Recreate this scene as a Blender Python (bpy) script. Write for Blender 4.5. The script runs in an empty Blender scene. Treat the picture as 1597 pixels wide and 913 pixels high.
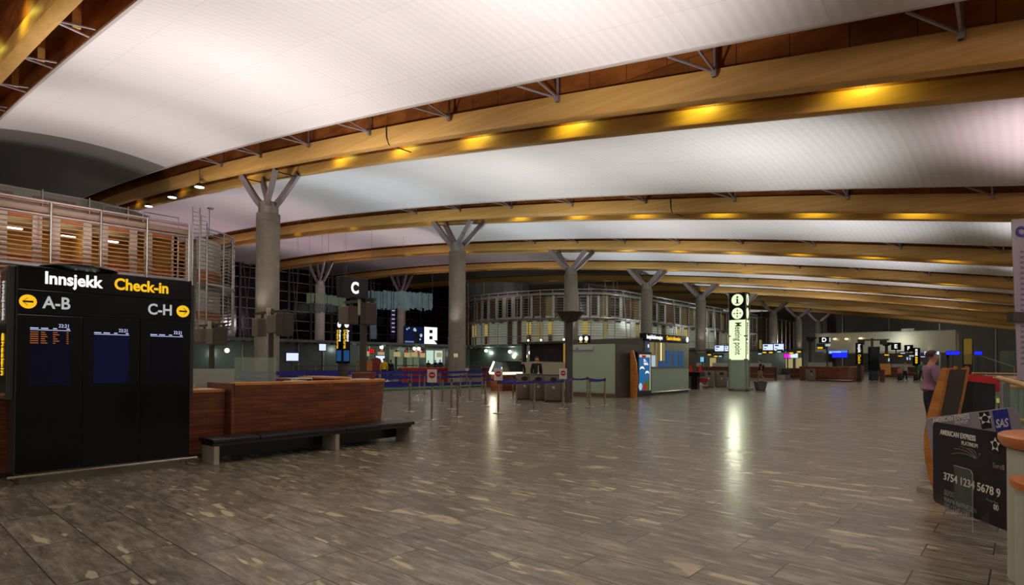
import bpy, bmesh, math, random
from mathutils import Vector, Matrix
random.seed(7)
S = bpy.context.scene
C = S.collection
PI = math.pi

# ------------------------------------------------------------------ camera, world, lights, exposure
# hall axes: +X runs from the far glass wall towards the viewer's right, +Y runs down the hall
F, CX, HZ, H = 910.0, 798.5, 565.0, 1.5
TH, PT, RO = math.radians(41.37), math.radians(.8), math.radians(.3)
Y0 = HZ - F*math.tan(PT)
CM = Matrix.Rotation(TH, 3, 'Z') @ Matrix.Rotation(PI/2+PT, 3, 'X') @ Matrix.Rotation(RO, 3, 'Z')
cd = bpy.data.cameras.new('camera')
cam = bpy.data.objects.new('camera', cd); C.objects.link(cam)
cam.matrix_world = Matrix.Translation((0, 0, H)) @ CM.to_4x4()
cd.sensor_fit = 'HORIZONTAL'; cd.sensor_width = 36.0
cd.lens = F/1597*36.0
cd.shift_y = (Y0-456.5)/1597
cd.clip_start = .05; cd.clip_end = 600
S.camera = cam
S.view_settings.view_transform = 'Standard'
S.view_settings.look = 'None'
S.view_settings.exposure = 0.0
S.view_settings.gamma = 1.0
S.view_settings.use_curve_mapping = False
S.cycles.max_bounces = 6
S.cycles.diffuse_bounces = 4
S.cycles.glossy_bounces = 3
S.cycles.transmission_bounces = 4
S.cycles.transparent_max_bounces = 12
S.cycles.caustics_reflective = False
S.cycles.caustics_refractive = False
S.cycles.sample_clamp_indirect = 4.0
S.cycles.use_denoising = True
w = bpy.data.worlds.new('ambient_fill'); S.world = w; w.use_nodes = True
w.node_tree.nodes['Background'].inputs[0].default_value = (.30, .265, .24, 1)
w.node_tree.nodes['Background'].inputs[1].default_value = .9  # warm grey ambient added as fill from the hall's open sides

def spot(loc, to, power, col=(1, .93, .9), angle=120, blend=1.0, rad=.35):
    l = bpy.data.lights.new('lamp', 'SPOT'); l.energy = power; l.color = col
    l.spot_size = math.radians(angle); l.spot_blend = blend; l.shadow_soft_size = rad
    o = bpy.data.objects.new('lamp', l); C.objects.link(o); o.location = loc
    o.rotation_euler = (Vector(to)-Vector(loc)).to_track_quat('-Z', 'Y').to_euler()
    return o
def point(loc, power, col=(1, .9, .75), rad=.15):
    l = bpy.data.lights.new('lamp', 'POINT'); l.energy = power; l.color = col; l.shadow_soft_size = rad
    o = bpy.data.objects.new('lamp', l); C.objects.link(o); o.location = loc
    return o

YC = [-10.5, 2.4] + [15.25+14.35*i for i in range(9)]      # centre lines of the twin roof beams
COLX = -31.5
def Zb(x):                                               # underside of the beams
    a = -x
    if a >= 0: return 7.1+.178*a-.0009*a*a
    return 7.1+.16*a
# uplighters that throw their light on the pale ceiling between the twin beams
UP = {0: (1300, (1, .93, .9)), 1: (2250, (1, .91, .90)), 2: (1550, (.97, .97, .96)), 3: (1450, (.95, .96, .98)), 4: (1500, (.96, .98, 1)),
      5: (1400, (1, .95, .92)), 6: (1300, (1, .93, .88)), 7: (1200, (1, .93, .88)), 8: (700, (1, .92, .86))}
for k in range(0, 9):
    ym = (YC[k]+YC[k+1])/2
    if k == 7: ym -= 5        # clear of the metal bridge
    e, c = UP[k]
    for X, f, aim in ((-36, .62, -36.6), (-30, .6, -28), (-20, 1.0, -19), (-8.5, .72, -8), (2, .75, 3), (11, .5, 11)):
        cool = X <= -30 and k >= 2
        spot((X, ym, 4.2), (aim, ym, 12), e*f*(1.3 if cool else 1), (1, .78, .84) if (X >= 2 and k in (1, 2)) else (.84, .94, 1) if cool else c, 118, .55)
# the strip between the office blocks, lit in pink
for k in (2, 3, 4):
    ym = (YC[k]+YC[k+1])/2
    spot((-50, ym, 5.0), (-50, ym, 14), 1700, (1, .80, .86), 115, .8)
    spot((-66, ym, 5.0), (-66, ym, 15), 1700, (1, .74, .86), 115, .8)
    spot((-62, ym, 9.0), (-92, ym, 9), 2600, (1, .80, .88), 90, .8)  # unseen fill added to brighten the far glazed wall
# unseen fill spots added under the beams, and others aimed at the office fronts
for k in range(1, 10):
    for X in (-4, -16, -27):
        spot((X, YC[k], Zb(X)-.1), (X, YC[k], 0), 420, (1, .92, .78), 150, 1.0, .8)
for y in (-3, 4, 11): spot((-29.5, y, 10.5), (-41, y, 7.5), 1500, (1, .90, .84), 70, .7, .3)
spot((-32.5, 20, 10), (-44.5, 18.5, 7.5), 700, (1, .92, .88), 60, .7, .3)
for k in (4, 5, 6, 7, 8): spot((-30.2, YC[k]+1.5, 9.6), (-38, YC[k]+5, 7.0), 900, (.96, .98, .94), 95, .8, .3)
spot((-33, 45, 9.6), (-46, 56, 7), 1400, (.92, .97, .96), 70, .8, .3)
for x in (-36, -12, 6): spot((x, 117.5, 5.5), (x, 134, 5.5), 900, (1, .95, .88), 100, .8)  # extra fill spots added to lift the dark end wall
for x in (-26, -20): point((x, 63.6, 2.4), 45, (.85, 1, .9), .8)  # greenish fill points added at the distant counters
# small warm lamps in the slot between the two timbers of each pair
for k in range(1, 8):
    for X in ((-2.9, -6.9, -11.4, -16, -20.5, -25.3) if k < 5 else (-4, -12, -20, -28)):
        x = X - (.6 if k > 2 else 0)
        spot((x, YC[k]-.05, Zb(x)+.72), (x, YC[k]+.62, Zb(x)+.22), 62 if k < 5 else 55, (1, .86, .10), 140, 1.0, .08)
    for X in (-35, -46, -56):
        spot((X, YC[k]-.05, Zb(X)+.72), (X, YC[k]+.62, Zb(X)+.22), 16, (1, .76, .12), 140, 1.0, .08)

# ------------------------------------------------------------------ helpers
def lin(c):
    if isinstance(c, str):
        c = [int(c[i:i+2], 16)/255 for i in (0, 2, 4)]
    return tuple((x/12.92 if x <= .04045 else ((x+.055)/1.055)**2.4) for x in c)
MATS = {}
def mat(name, col='808080', rough=.5, metal=0.0, emit=None, es=1.0, spec=None, trans=0.0, alpha=1.0, bump=None, var=None, stretch=None):
    """plain principled material; var=(scale, amount) adds mottling, stretch scales the mottling's axes, bump=(scale, strength)"""
    if name in MATS: return MATS[name]
    m = bpy.data.materials.new(name); m.use_nodes = True
    nt = m.node_tree; b = nt.nodes['Principled BSDF']
    c = lin(col)
    b.inputs['Base Color'].default_value = (*c, 1)
    b.inputs['Roughness'].default_value = rough
    b.inputs['Metallic'].default_value = metal
    if spec is not None: b.inputs['Specular IOR Level'].default_value = spec
    if trans: b.inputs['Transmission Weight'].default_value = trans
    if alpha < 1: b.inputs['Alpha'].default_value = alpha
    if emit:
        b.inputs['Emission Color'].default_value = (*lin(emit), 1); b.inputs['Emission Strength'].default_value = es
    if var or bump:
        tc = nt.nodes.new('ShaderNodeTexCoord'); mp = nt.nodes.new('ShaderNodeMapping')
        nt.links.new(tc.outputs['Object'], mp.inputs['Vector'])
        if stretch: mp.inputs['Scale'].default_value = stretch
        if var:
            n = nt.nodes.new('ShaderNodeTexNoise'); n.inputs['Scale'].default_value = var[0]; n.inputs['Detail'].default_value = 5
            nt.links.new(mp.outputs[0], n.inputs['Vector'])
            r = nt.nodes.new('ShaderNodeMapRange'); r.inputs['From Min'].default_value = .25; r.inputs['From Max'].default_value = .75
            r.inputs['To Min'].default_value = 1-var[1]; r.inputs['To Max'].default_value = 1+var[1]
            nt.links.new(n.outputs['Fac'], r.inputs['Value'])
            mx = nt.nodes.new('ShaderNodeMix'); mx.data_type = 'RGBA'; mx.blend_type = 'MULTIPLY'; mx.inputs[0].default_value = 1
            mx.inputs[6].default_value = (*c, 1); nt.links.new(r.outputs[0], mx.inputs[7]); nt.links.new(mx.outputs[2], b.inputs['Base Color'])
        if bump:
            n2 = nt.nodes.new('ShaderNodeTexNoise'); n2.inputs['Scale'].default_value = bump[0]; n2.inputs['Detail'].default_value = 3
            nt.links.new(mp.outputs[0], n2.inputs['Vector'])
            bp = nt.nodes.new('ShaderNodeBump'); bp.inputs['Strength'].default_value = bump[1]; bp.inputs['Distance'].default_value = .02
            nt.links.new(n2.outputs['Fac'], bp.inputs['Height']); nt.links.new(bp.outputs[0], b.inputs['Normal'])
    MATS[name] = m
    return m

class MB:
    """collects faces in world axes; build() links them as one mesh object"""
    def __init__(self): self.v = []; self.f = []; self.mi = []; self.cur = 0
    def add(self, vs, fs):
        n = len(self.v); self.v += [tuple(p) for p in vs]; self.f += [tuple(n+i for i in f) for f in fs]; self.mi += [self.cur]*len(fs); return self
    def box(self, x0, x1, y0, y1, z0, z1, b=0):
        if b:
            bm = bmesh.new(); bmesh.ops.create_cube(bm, size=1)
            for v in bm.verts: v.co = Vector(((x0+x1)/2+v.co.x*(x1-x0), (y0+y1)/2+v.co.y*(y1-y0), (z0+z1)/2+v.co.z*(z1-z0)))
            bmesh.ops.bevel(bm, geom=bm.edges[:], offset=b, segments=2, profile=.5, affect='EDGES')
            bm.verts.index_update(); self.add([v.co[:] for v in bm.verts], [[v.index for v in f.verts] for f in bm.faces]); bm.free(); return self
        return self.add([(x0, y0, z0), (x1, y0, z0), (x1, y1, z0), (x0, y1, z0), (x0, y0, z1), (x1, y0, z1), (x1, y1, z1), (x0, y1, z1)],
                        [(0, 3, 2, 1), (4, 5, 6, 7), (0, 1, 5, 4), (1, 2, 6, 5), (2, 3, 7, 6), (3, 0, 4, 7)])
    def extr(self, poly, vec):
        n = len(poly); vec = Vector(vec); a = [Vector(p) for p in poly]
        return self.add(a+[p+vec for p in a], [tuple(range(n))[::-1], tuple(range(n, 2*n))]+[(i, (i+1) % n, n+(i+1) % n, n+i) for i in range(n)])
    def prism(self, poly, z0, z1): return self.extr([(p[0], p[1], z0) for p in poly], (0, 0, z1-z0))
    def quad(self, a, b, c, d): return self.add([a, b, c, d], [(0, 1, 2, 3)])
    def tube(self, pts, r, n=8, caps=True, r1=None):
        pts = [Vector(p) for p in pts]; k = len(pts); base = []
        up = None
        for i, p in enumerate(pts):
            t = (pts[min(i+1, k-1)]-pts[max(i-1, 0)]).normalized()
            if up is None: up = t.orthogonal().normalized()
            up = (up-t*up.dot(t)).normalized(); s = t.cross(up)
            rr = r if r1 is None else r+(r1-r)*i/(k-1)
            for j in range(n):
                a = 2*PI*(j+.5)/n
                base.append(p+(up*math.cos(a)+s*math.sin(a))*rr)
        fs = [(i*n+j, i*n+(j+1) % n, (i+1)*n+(j+1) % n, (i+1)*n+j) for i in range(k-1) for j in range(n)]
        if caps: fs += [tuple(range(n))[::-1], tuple(range((k-1)*n, k*n))]
        return self.add(base, fs)
    def bar(self, p0, p1, wx, wz, up=(0, 0, 1)):
        """rectangular bar between two points"""
        p0, p1 = Vector(p0), Vector(p1); t = (p1-p0).normalized(); u = Vector(up)
        s = t.cross(u)
        if s.length < 1e-4: s = t.orthogonal()
        s.normalize(); u = s.cross(t); s *= wx/2; u *= wz/2
        q = [p0-s-u, p0+s-u, p0+s+u, p0-s+u]
        return self.extr(q, p1-p0)
    def lathe(self, prof, n=24, c=(0, 0, 0)):
        k = len(prof); vs = []
        for r, z in prof:
            for j in range(n):
                a = 2*PI*j/n; vs.append((c[0]+r*math.cos(a), c[1]+r*math.sin(a), c[2]+z))
        fs = [(i*n+j, i*n+(j+1) % n, (i+1)*n+(j+1) % n, (i+1)*n+j) for i in range(k-1) for j in range(n)]
        fs += [tuple(range(n))[::-1], tuple(range((k-1)*n, k*n))]
        return self.add(vs, fs)
    def ball(self, c, r, sx=1, sy=1, sz=1, n=12, m=8):
        vs = [(c[0], c[1], c[2]-r*sz)]
        for i in range(1, m):
            t = -PI/2+PI*i/m
            for j in range(n):
                a = 2*PI*j/n; vs.append((c[0]+r*sx*math.cos(t)*math.cos(a), c[1]+r*sy*math.cos(t)*math.sin(a), c[2]+r*sz*math.sin(t)))
        vs.append((c[0], c[1], c[2]+r*sz)); L = len(vs)-1
        fs = [(0, 1+(j+1) % n, 1+j) for j in range(n)]
        fs += [(1+i*n+j, 1+i*n+(j+1) % n, 1+(i+1)*n+(j+1) % n, 1+(i+1)*n+j) for i in range(m-2) for j in range(n)]
        fs += [(1+(m-2)*n+j, 1+(m-2)*n+(j+1) % n, L) for j in range(n)]
        return self.add(vs, fs)
    def build(self, name, m, parent=None, smooth=False, ang=40, recalc=True, local=False):
        me = bpy.data.meshes.new(name)
        off = Vector((0, 0, 0))
        if parent is not None and not local:
            inv = wm(parent).inverted(); vs = [inv @ Vector(p) for p in self.v]
        else: vs = self.v
        me.from_pydata([tuple(p) for p in vs], [], self.f)
        ms = m if isinstance(m, (list, tuple)) else [m]
        for x in ms: me.materials.append(x)
        if len(ms) > 1: me.polygons.foreach_set('material_index', self.mi)
        if recalc:
            bm = bmesh.new(); bm.from_mesh(me); bmesh.ops.recalc_face_normals(bm, faces=bm.faces[:]); bm.to_mesh(me); bm.free()
        if smooth: me.shade_smooth(); me.set_sharp_from_angle(angle=math.radians(ang))
        o = bpy.data.objects.new(name, me); C.objects.link(o)
        if parent is not None: o.parent = parent
        return o
def wm(o):
    m = Matrix.LocRotScale(o.location, o.rotation_euler, o.scale)
    return wm(o.parent) @ m if o.parent else m
def thing(name, label, cat, loc=(0, 0, 0), rz=0, group=None, kind=None):
    o = bpy.data.objects.new(name, None); C.objects.link(o); o.location = loc; o.rotation_euler = (0, 0, rz)
    o.empty_display_size = .2
    return tag(o, label, cat, group, kind)
def tag(o, label, cat, group=None, kind=None):
    o['label'] = label; o['category'] = cat
    if group: o['group'] = group
    if kind: o['kind'] = kind
    return o
def struct(o): o['kind'] = 'structure'; return o
def dup(root, loc=None, rz=None, label=None, group=None):
    r = root.copy(); C.objects.link(r)
    if loc is not None: r.location = loc
    if rz is not None: r.rotation_euler = (0, 0, rz)
    if label: r['label'] = label
    if group: r['group'] = group
    for ch in list(root.children):
        c = ch.copy(); C.objects.link(c); c.parent = r
        for g in list(ch.children):
            d = g.copy(); C.objects.link(d); d.parent = c
    return r
def text(name, s, size, m, parent, o, xdir, zdir=(0, 0, 1), align='LEFT', bold=.0, ext=.004, sx=1.0, shear=0.0):
    """flat raised lettering: o = lower-left of the text in world space, xdir = reading direction, zdir = up of the letters"""
    cu = bpy.data.curves.new(name, 'FONT'); cu.body = s; cu.size = size; cu.align_x = align; cu.extrude = ext; cu.offset = bold; cu.shear = shear
    cu.resolution_u = 3
    t = bpy.data.objects.new('tmp', cu); C.objects.link(t)
    dg = bpy.context.evaluated_depsgraph_get(); dg.update()
    me = bpy.data.meshes.new_from_object(t.evaluated_get(dg)); bpy.data.objects.remove(t); bpy.data.curves.remove(cu)
    x = Vector(xdir).normalized(); z = Vector(zdir).normalized(); y = x.cross(z)   # y = the way the letters face
    R = Matrix((x, z, y)).transposed()
    inv = wm(parent).inverted()
    for v in me.vertices: v.co = inv @ (Vector(o)+R @ Vector((v.co.x*sx, v.co.y, v.co.z)))
    me.materials.clear(); me.materials.append(m); me.name = name
    ob = bpy.data.objects.new(name, me); C.objects.link(ob); ob.parent = parent
    return ob
# rays through points of the photograph, used to read real positions off known planes of the hall
def ray(px, py): return CM @ Vector(((px-CX)/F, -(py-Y0)/F, -1))
EYE = Vector((0, 0, H))
def onX(px, py, X): d = ray(px, py); return EYE+d*(X/d.x)
def onY(px, py, Y): d = ray(px, py); return EYE+d*(Y/d.y)
def onZ(px, py, Z=0): d = ray(px, py); return EYE+d*((Z-H)/d.z)

# ------------------------------------------------------------------ materials with patterns
def wood(name, c1, c2, rough=.45, scale=1.0, axis=(1, 8, 8), bands=None):
    if name in MATS: return MATS[name]
    m = bpy.data.materials.new(name); m.use_nodes = True; nt = m.node_tree; b = nt.nodes['Principled BSDF']; b.inputs['Roughness'].default_value = rough
    tc = nt.nodes.new('ShaderNodeTexCoord'); mp = nt.nodes.new('ShaderNodeMapping'); mp.inputs['Scale'].default_value = axis
    nt.links.new(tc.outputs['Object'], mp.inputs[0])
    n = nt.nodes.new('ShaderNodeTexNoise'); n.inputs['Scale'].default_value = scale; n.inputs['Detail'].default_value = 6; n.inputs['Roughness'].default_value = .6
    nt.links.new(mp.outputs[0], n.inputs['Vector'])
    r = nt.nodes.new('ShaderNodeValToRGB'); r.color_ramp.elements[0].position = .32; r.color_ramp.elements[1].position = .68
    r.color_ramp.elements[0].color = (*lin(c1), 1); r.color_ramp.elements[1].color = (*lin(c2), 1)
    nt.links.new(n.outputs['Fac'], r.inputs[0]); out = r.outputs[0]
    if bands:      # strips of parquet or sheets of plywood: (length, height, contrast, axes for brick u and v)
        sp = nt.nodes.new('ShaderNodeSeparateXYZ'); cb = nt.nodes.new('ShaderNodeCombineXYZ'); nt.links.new(tc.outputs['Object'], sp.inputs[0])
        nt.links.new(sp.outputs[bands[3][0]], cb.inputs[0]); nt.links.new(sp.outputs[bands[3][1]], cb.inputs[1])
        br = nt.nodes.new('ShaderNodeTexBrick'); br.inputs['Scale'].default_value = 1; br.inputs['Brick Width'].default_value = bands[0]; br.inputs['Row Height'].default_value = bands[1]
        br.inputs['Mortar Size'].default_value = .004 if bands[1] < .5 else .015; br.inputs['Bias'].default_value = 0
        k = bands[2]
        br.inputs['Color1'].default_value = (1-k,)*3+(1,); br.inputs['Color2'].default_value = (1+k,)*3+(1,); br.inputs['Mortar'].default_value = (.45, .42, .4, 1)
        nt.links.new(cb.outputs[0], br.inputs['Vector'])
        mx = nt.nodes.new('ShaderNodeMix'); mx.data_type = 'RGBA'; mx.blend_type = 'MULTIPLY'; mx.inputs[0].default_value = 1
        nt.links.new(out, mx.inputs[6]); nt.links.new(br.outputs['Color'], mx.inputs[7]); out = mx.outputs[2]
    nt.links.new(out, b.inputs['Base Color'])
    MATS[name] = m; return m

def floor_mat():
    m = bpy.data.materials.new('stone_floor'); m.use_nodes = True; nt = m.node_tree; L = nt.links; N = nt.nodes.new; b = nt.nodes['Principled BSDF']
    tc = N('ShaderNodeTexCoord')
    br = N('ShaderNodeTexBrick'); br.offset = .37; br.inputs['Scale'].default_value = 1; br.inputs['Brick Width'].default_value = 1.15; br.inputs['Row Height'].default_value = .42
    br.inputs['Mortar Size'].default_value = .006; br.inputs['Mortar Smooth'].default_value = .2
    br.inputs['Color1'].default_value = (0, 0, 0, 1); br.inputs['Color2'].default_value = (1, 1, 1, 1); br.inputs['Mortar'].default_value = (.5, .5, .5, 1)
    mpb = N('ShaderNodeMapping'); mpb.inputs['Location'].default_value = (.2, .33, 0); L.new(tc.outputs['Object'], mpb.inputs[0])
    L.new(mpb.outputs[0], br.inputs['Vector'])
    sep = N('ShaderNodeSeparateColor'); L.new(br.outputs['Color'], sep.inputs[0])
    wv = N('ShaderNodeMath'); wv.operation = 'MULTIPLY'; wv.inputs[1].default_value = 37.0; L.new(sep.outputs[0], wv.inputs[0])
    def noise(sc, loc, scale, det=4, rough=.55, dist=0.0):
        mp = N('ShaderNodeMapping'); mp.inputs['Scale'].default_value = sc; mp.inputs['Location'].default_value = loc; mp.inputs['Rotation'].default_value = (0, 0, .06); L.new(tc.outputs['Object'], mp.inputs[0])
        n = N('ShaderNodeTexNoise'); n.noise_dimensions = '4D'; n.inputs['Scale'].default_value = scale; n.inputs['Detail'].default_value = det; n.inputs['Roughness'].default_value = rough; n.inputs['Distortion'].default_value = dist
        L.new(mp.outputs[0], n.inputs['Vector']); L.new(wv.outputs[0], n.inputs['W']); return n
    base = noise((1.2, 5, 1), (0, 0, 0), 2.4, 8, .68)
    ramp = N('ShaderNodeValToRGB'); e = ramp.color_ramp.elements
    e[0].position = .3; e[0].color = (*lin('504a40'), 1); e[1].position = .72; e[1].color = (*lin('a29a84'), 1)
    x = e.new(.5); x.color = (*lin('776f60'), 1)
    L.new(base.outputs['Fac'], ramp.inputs[0])
    # pale elongated pebbles of the conglomerate
    peb = noise((1.0, 5.0, 1), (3.1, 1.7, 0), 1.9, 2.5, .45, .25)
    pr = N('ShaderNodeMapRange'); pr.inputs['From Min'].default_value = .635; pr.inputs['From Max'].default_value = .675; L.new(peb.outputs['Fac'], pr.inputs['Value'])
    st = noise((.9, 16, 1), (7.1, 2.7, 0), 2.0, 3, .5)
    sr = N('ShaderNodeMapRange'); sr.inputs['From Min'].default_value = .62; sr.inputs['From Max'].default_value = .72; sr.inputs['To Max'].default_value = .6; L.new(st.outputs['Fac'], sr.inputs['Value'])
    big = noise((.75, 1.5, 1), (11.3, 4.1, 0), 1.35, 4, .55, .5)
    gr = N('ShaderNodeMapRange'); gr.inputs['From Min'].default_value = .625; gr.inputs['From Max'].default_value = .66; gr.inputs['To Max'].default_value = .8; L.new(big.outputs['Fac'], gr.inputs['Value'])
    mx0 = N('ShaderNodeMath'); mx0.operation = 'MAXIMUM'; L.new(pr.outputs[0], mx0.inputs[0]); L.new(gr.outputs[0], mx0.inputs[1])
    mxm = N('ShaderNodeMath'); mxm.operation = 'MAXIMUM'; L.new(mx0.outputs[0], mxm.inputs[0]); L.new(sr.outputs[0], mxm.inputs[1])
    mx = N('ShaderNodeMix'); mx.data_type = 'RGBA'; L.new(mxm.outputs[0], mx.inputs[0]); L.new(ramp.outputs[0], mx.inputs[6]); mx.inputs[7].default_value = (*lin('bcb090'), 1)
    # slab to slab variation and joints
    vr = N('ShaderNodeMapRange'); vr.inputs['To Min'].default_value = .78; vr.inputs['To Max'].default_value = 1.18; L.new(sep.outputs[0], vr.inputs['Value'])
    m2 = N('ShaderNodeMix'); m2.data_type = 'RGBA'; m2.blend_type = 'MULTIPLY'; m2.inputs[0].default_value = 1; L.new(mx.outputs[2], m2.inputs[6]); L.new(vr.outputs[0], m2.inputs[7])
    m3 = N('ShaderNodeMix'); m3.data_type = 'RGBA'; L.new(br.outputs['Fac'], m3.inputs[0]); L.new(m2.outputs[2], m3.inputs[6]); m3.inputs[7].default_value = (*lin('3a332c'), 1)
    L.new(m3.outputs[2], b.inputs['Base Color'])
    rr = N('ShaderNodeMapRange'); rr.inputs['To Min'].default_value = .16; rr.inputs['To Max'].default_value = .32; L.new(base.outputs['Fac'], rr.inputs['Value']); L.new(rr.outputs[0], b.inputs['Roughness'])
    bp = N('ShaderNodeBump'); bp.inputs['Strength'].default_value = .06; bp.inputs['Distance'].default_value = .01; L.new(base.outputs['Fac'], bp.inputs['Height']); L.new(bp.outputs[0], b.inputs['Normal'])
    return m
def ceiling_mat(name, col, rough=.7):
    m = bpy.data.materials.new(name); m.use_nodes = True; nt = m.node_tree; L = nt.links; N = nt.nodes.new; b = nt.nodes['Principled BSDF']; b.inputs['Roughness'].default_value = rough
    tc = N('ShaderNodeTexCoord'); wv = N('ShaderNodeTexWave'); wv.bands_direction = 'X'; wv.inputs['Scale'].default_value = 1.1; wv.inputs['Distortion'].default_value = 0
    L.new(tc.outputs['Object'], wv.inputs['Vector'])
    sp = N('ShaderNodeSeparateXYZ'); L.new(tc.outputs['Object'], sp.inputs[0]); cb = N('ShaderNodeCombineXYZ'); L.new(sp.outputs[0], cb.inputs[0]); L.new(sp.outputs[1], cb.inputs[1])
    br = N('ShaderNodeTexBrick'); br.offset = 0; br.inputs['Scale'].default_value = 1; br.inputs['Brick Width'].default_value = 2.9; br.inputs['Row Height'].default_value = 2.9; br.inputs['Mortar Size'].default_value = .012
    br.inputs['Color1'].default_value = (.97, .97, .97, 1); br.inputs['Color2'].default_value = (1, 1, 1, 1); br.inputs['Mortar'].default_value = (.86, .86, .86, 1); L.new(cb.outputs[0], br.inputs['Vector'])
    r = N('ShaderNodeMapRange'); r.inputs['To Min'].default_value = .94; r.inputs['To Max'].default_value = 1.0; L.new(wv.outputs['Fac'], r.inputs['Value'])
    a = N('ShaderNodeMix'); a.data_type = 'RGBA'; a.blend_type = 'MULTIPLY'; a.inputs[0].default_value = 1; a.inputs[6].default_value = (*lin(col), 1); L.new(r.outputs[0], a.inputs[7])
    a2 = N('ShaderNodeMix'); a2.data_type = 'RGBA'; a2.blend_type = 'MULTIPLY'; a2.inputs[0].default_value = 1; L.new(a.outputs[2], a2.inputs[6]); L.new(br.outputs['Color'], a2.inputs[7])
    L.new(a2.outputs[2], b.inputs['Base Color'])
    return m
M_floor = floor_mat()
M_ceil = ceiling_mat('ceiling_sail', 'f1ecea')
M_ceil_shade = mat('shaded_ceiling', '94908a', .4)  # shade over the office blocks put into this greyer ceiling colour
M_glulam = wood('glulam', 'd3a050', 'eabb6c', .42, .8, (.25, 6, 9))
M_ply = wood('plywood', '6f3a14', 'a5642a', .5, .9, (.8, 3, 2.2), (1.22, 2.44, .22, (0, 2)))
M_conc = mat('concrete', '8b8478', .8, var=(2.2, .16), bump=(30, .25))
M_steel = mat('painted_steel', 'a49a9c', .45, .35)
M_galv = mat('galvanised_steel', '9a9691', .4, .7, var=(4, .12))
M_darksteel = mat('dark_steel', '4a4641', .45, .5)
M_black = mat('black_plastic', '0b0b0c', .32)
M_desk = wood('merbau_parquet', '5a2c17', '7f4626', .38, 1.4, (2, 2, 14), (.55, .062, .28, (1, 2)))
M_oak = wood('oak', 'a8662a', 'c98a3e', .42, 1.2, (3, 3, 9))
M_chrome = mat('brushed_chrome', 'b8b4ae', .22, .95)
M_white = mat('white_enamel', 'dcdbd4', .4)
M_glassgreen = mat('green_back_painted_glass', '9fb5a2', .16)
M_glass = mat('clear_glass', 'cfe3da', .04, trans=0.0, alpha=.22, spec=.6)
M_frost = mat('frosted_glass', 'b8c4b8', .35, alpha=.62)
M_red = mat('red_laminate', 'b0161c', .4)
M_blue = mat('blue_webbing', '171f86', .6)
def glow(n, c, s): return mat(n, '060606', .5, emit=c, es=s, spec=.15)
G_white = glow('lit_white', 'ffffff', 1.1)
G_lamp = glow('lamp_white', 'fff2dc', 4.0)
G_warm = glow('lamp_warm', 'ffdf9a', 3.0)
G_yellow = glow('lit_yellow', 'ffc41e', .95)
G_screen = glow('lit_screen', 'd9e6ff', 1.1)
G_sblue = glow('blue_screen', '2a5f9e', .5)
G_red = glow('red_led', 'ff1a10', 1.4)
G_bluesign = glow('blue_sign', '1b25ff', 1.5)

# ------------------------------------------------------------------ floor, ceiling, end walls
struct(MB().quad((-95, -14, 0), (30, -14, 0), (30, 140, 0), (-95, 140, 0)).build('floor', M_floor))
def strip(x0, x1, ya, yb, arch=.38, step=1.5, dz=.75):
    nx = max(2, int((x1-x0)/step)); ny = 8; b = MB(); vs = []
    for i in range(nx+1):
        x = x0+(x1-x0)*i/nx
        for j in range(ny+1):
            t = j/ny; vs.append((x, ya+(yb-ya)*t, Zb(x)+dz+arch*(1-(2*t-1)**2)))
    return b.add(vs, [(i*(ny+1)+j, (i+1)*(ny+1)+j, (i+1)*(ny+1)+j+1, i*(ny+1)+j+1) for i in range(nx) for j in range(ny)])
for k in range(len(YC)-1):
    ya, yb = YC[k]+2.3, YC[k+1]-2.3
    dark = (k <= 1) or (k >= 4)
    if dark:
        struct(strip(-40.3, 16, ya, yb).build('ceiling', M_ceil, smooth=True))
        struct(strip(-92, -40.3, ya, yb).build('ceiling', M_ceil_shade, smooth=True))
    else:
        struct(strip(-92, 16, ya, yb).build('ceiling', M_ceil, smooth=True))
    for y in (ya, yb):       # thin metal edge of each pale sail
        b = MB(); xs = [x for x in range(-92, 17, 3)]
        for i in range(len(xs)-1):
            b.bar((xs[i], y, Zb(xs[i])+.75), (xs[i+1], y, Zb(xs[i+1])+.75), .09, .07)
        struct(b.build('trim_ceiling', mat('pale_edge', 'd6d2ce', .35, .3)))
# dark end wall with mullions, and the far glazed wall behind the office blocks
M_endwall = mat('dark_wall_panel', '57524d', .5, var=(.6, .1))
struct(MB().box(-60, 30, 134, 134.4, 0, 13).build('wall_end', M_endwall))
for x in range(-44, 12, 8):
    struct(MB().box(x-.1, x+.1, 133.7, 134, 0, Zb(x)).build('trim_mullion', M_galv))
M_nightglass = mat('night_glass', '0d0c10', .12)
struct(MB().box(-92.3, -92, -10, 110, 3.6, 19).build('window_1', M_nightglass))
b = MB()
for y in range(-8, 110, 4): b.box(-91.9, -91.5, y-.16, y+.16, 3.6, 18.5)
struct(b.build('trim_mullions', mat('dusky_steel', '4e4346', .5, .3)))
b = MB()
for z in (5, 6.6, 8.2, 9.8, 11.4, 13, 14.6, 16.2, 17.6): b.box(-91.9, -91.7, -10, 110, z-.05, z+.05)
struct(b.build('trim_transoms', mat('pale_steel', '8c8684', .5, .3)))
b = MB()
for y in range(-8, 110, 8):
    b.tube([(-90.6, y, 3.6), (-90.6, y+1.2, 17)], .07, 6); b.tube([(-90.6, y+1.2, 3.6), (-90.6, y, 17)], .07, 6)
struct(b.build('trim_bracing', MATS['dusky_steel']))

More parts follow.
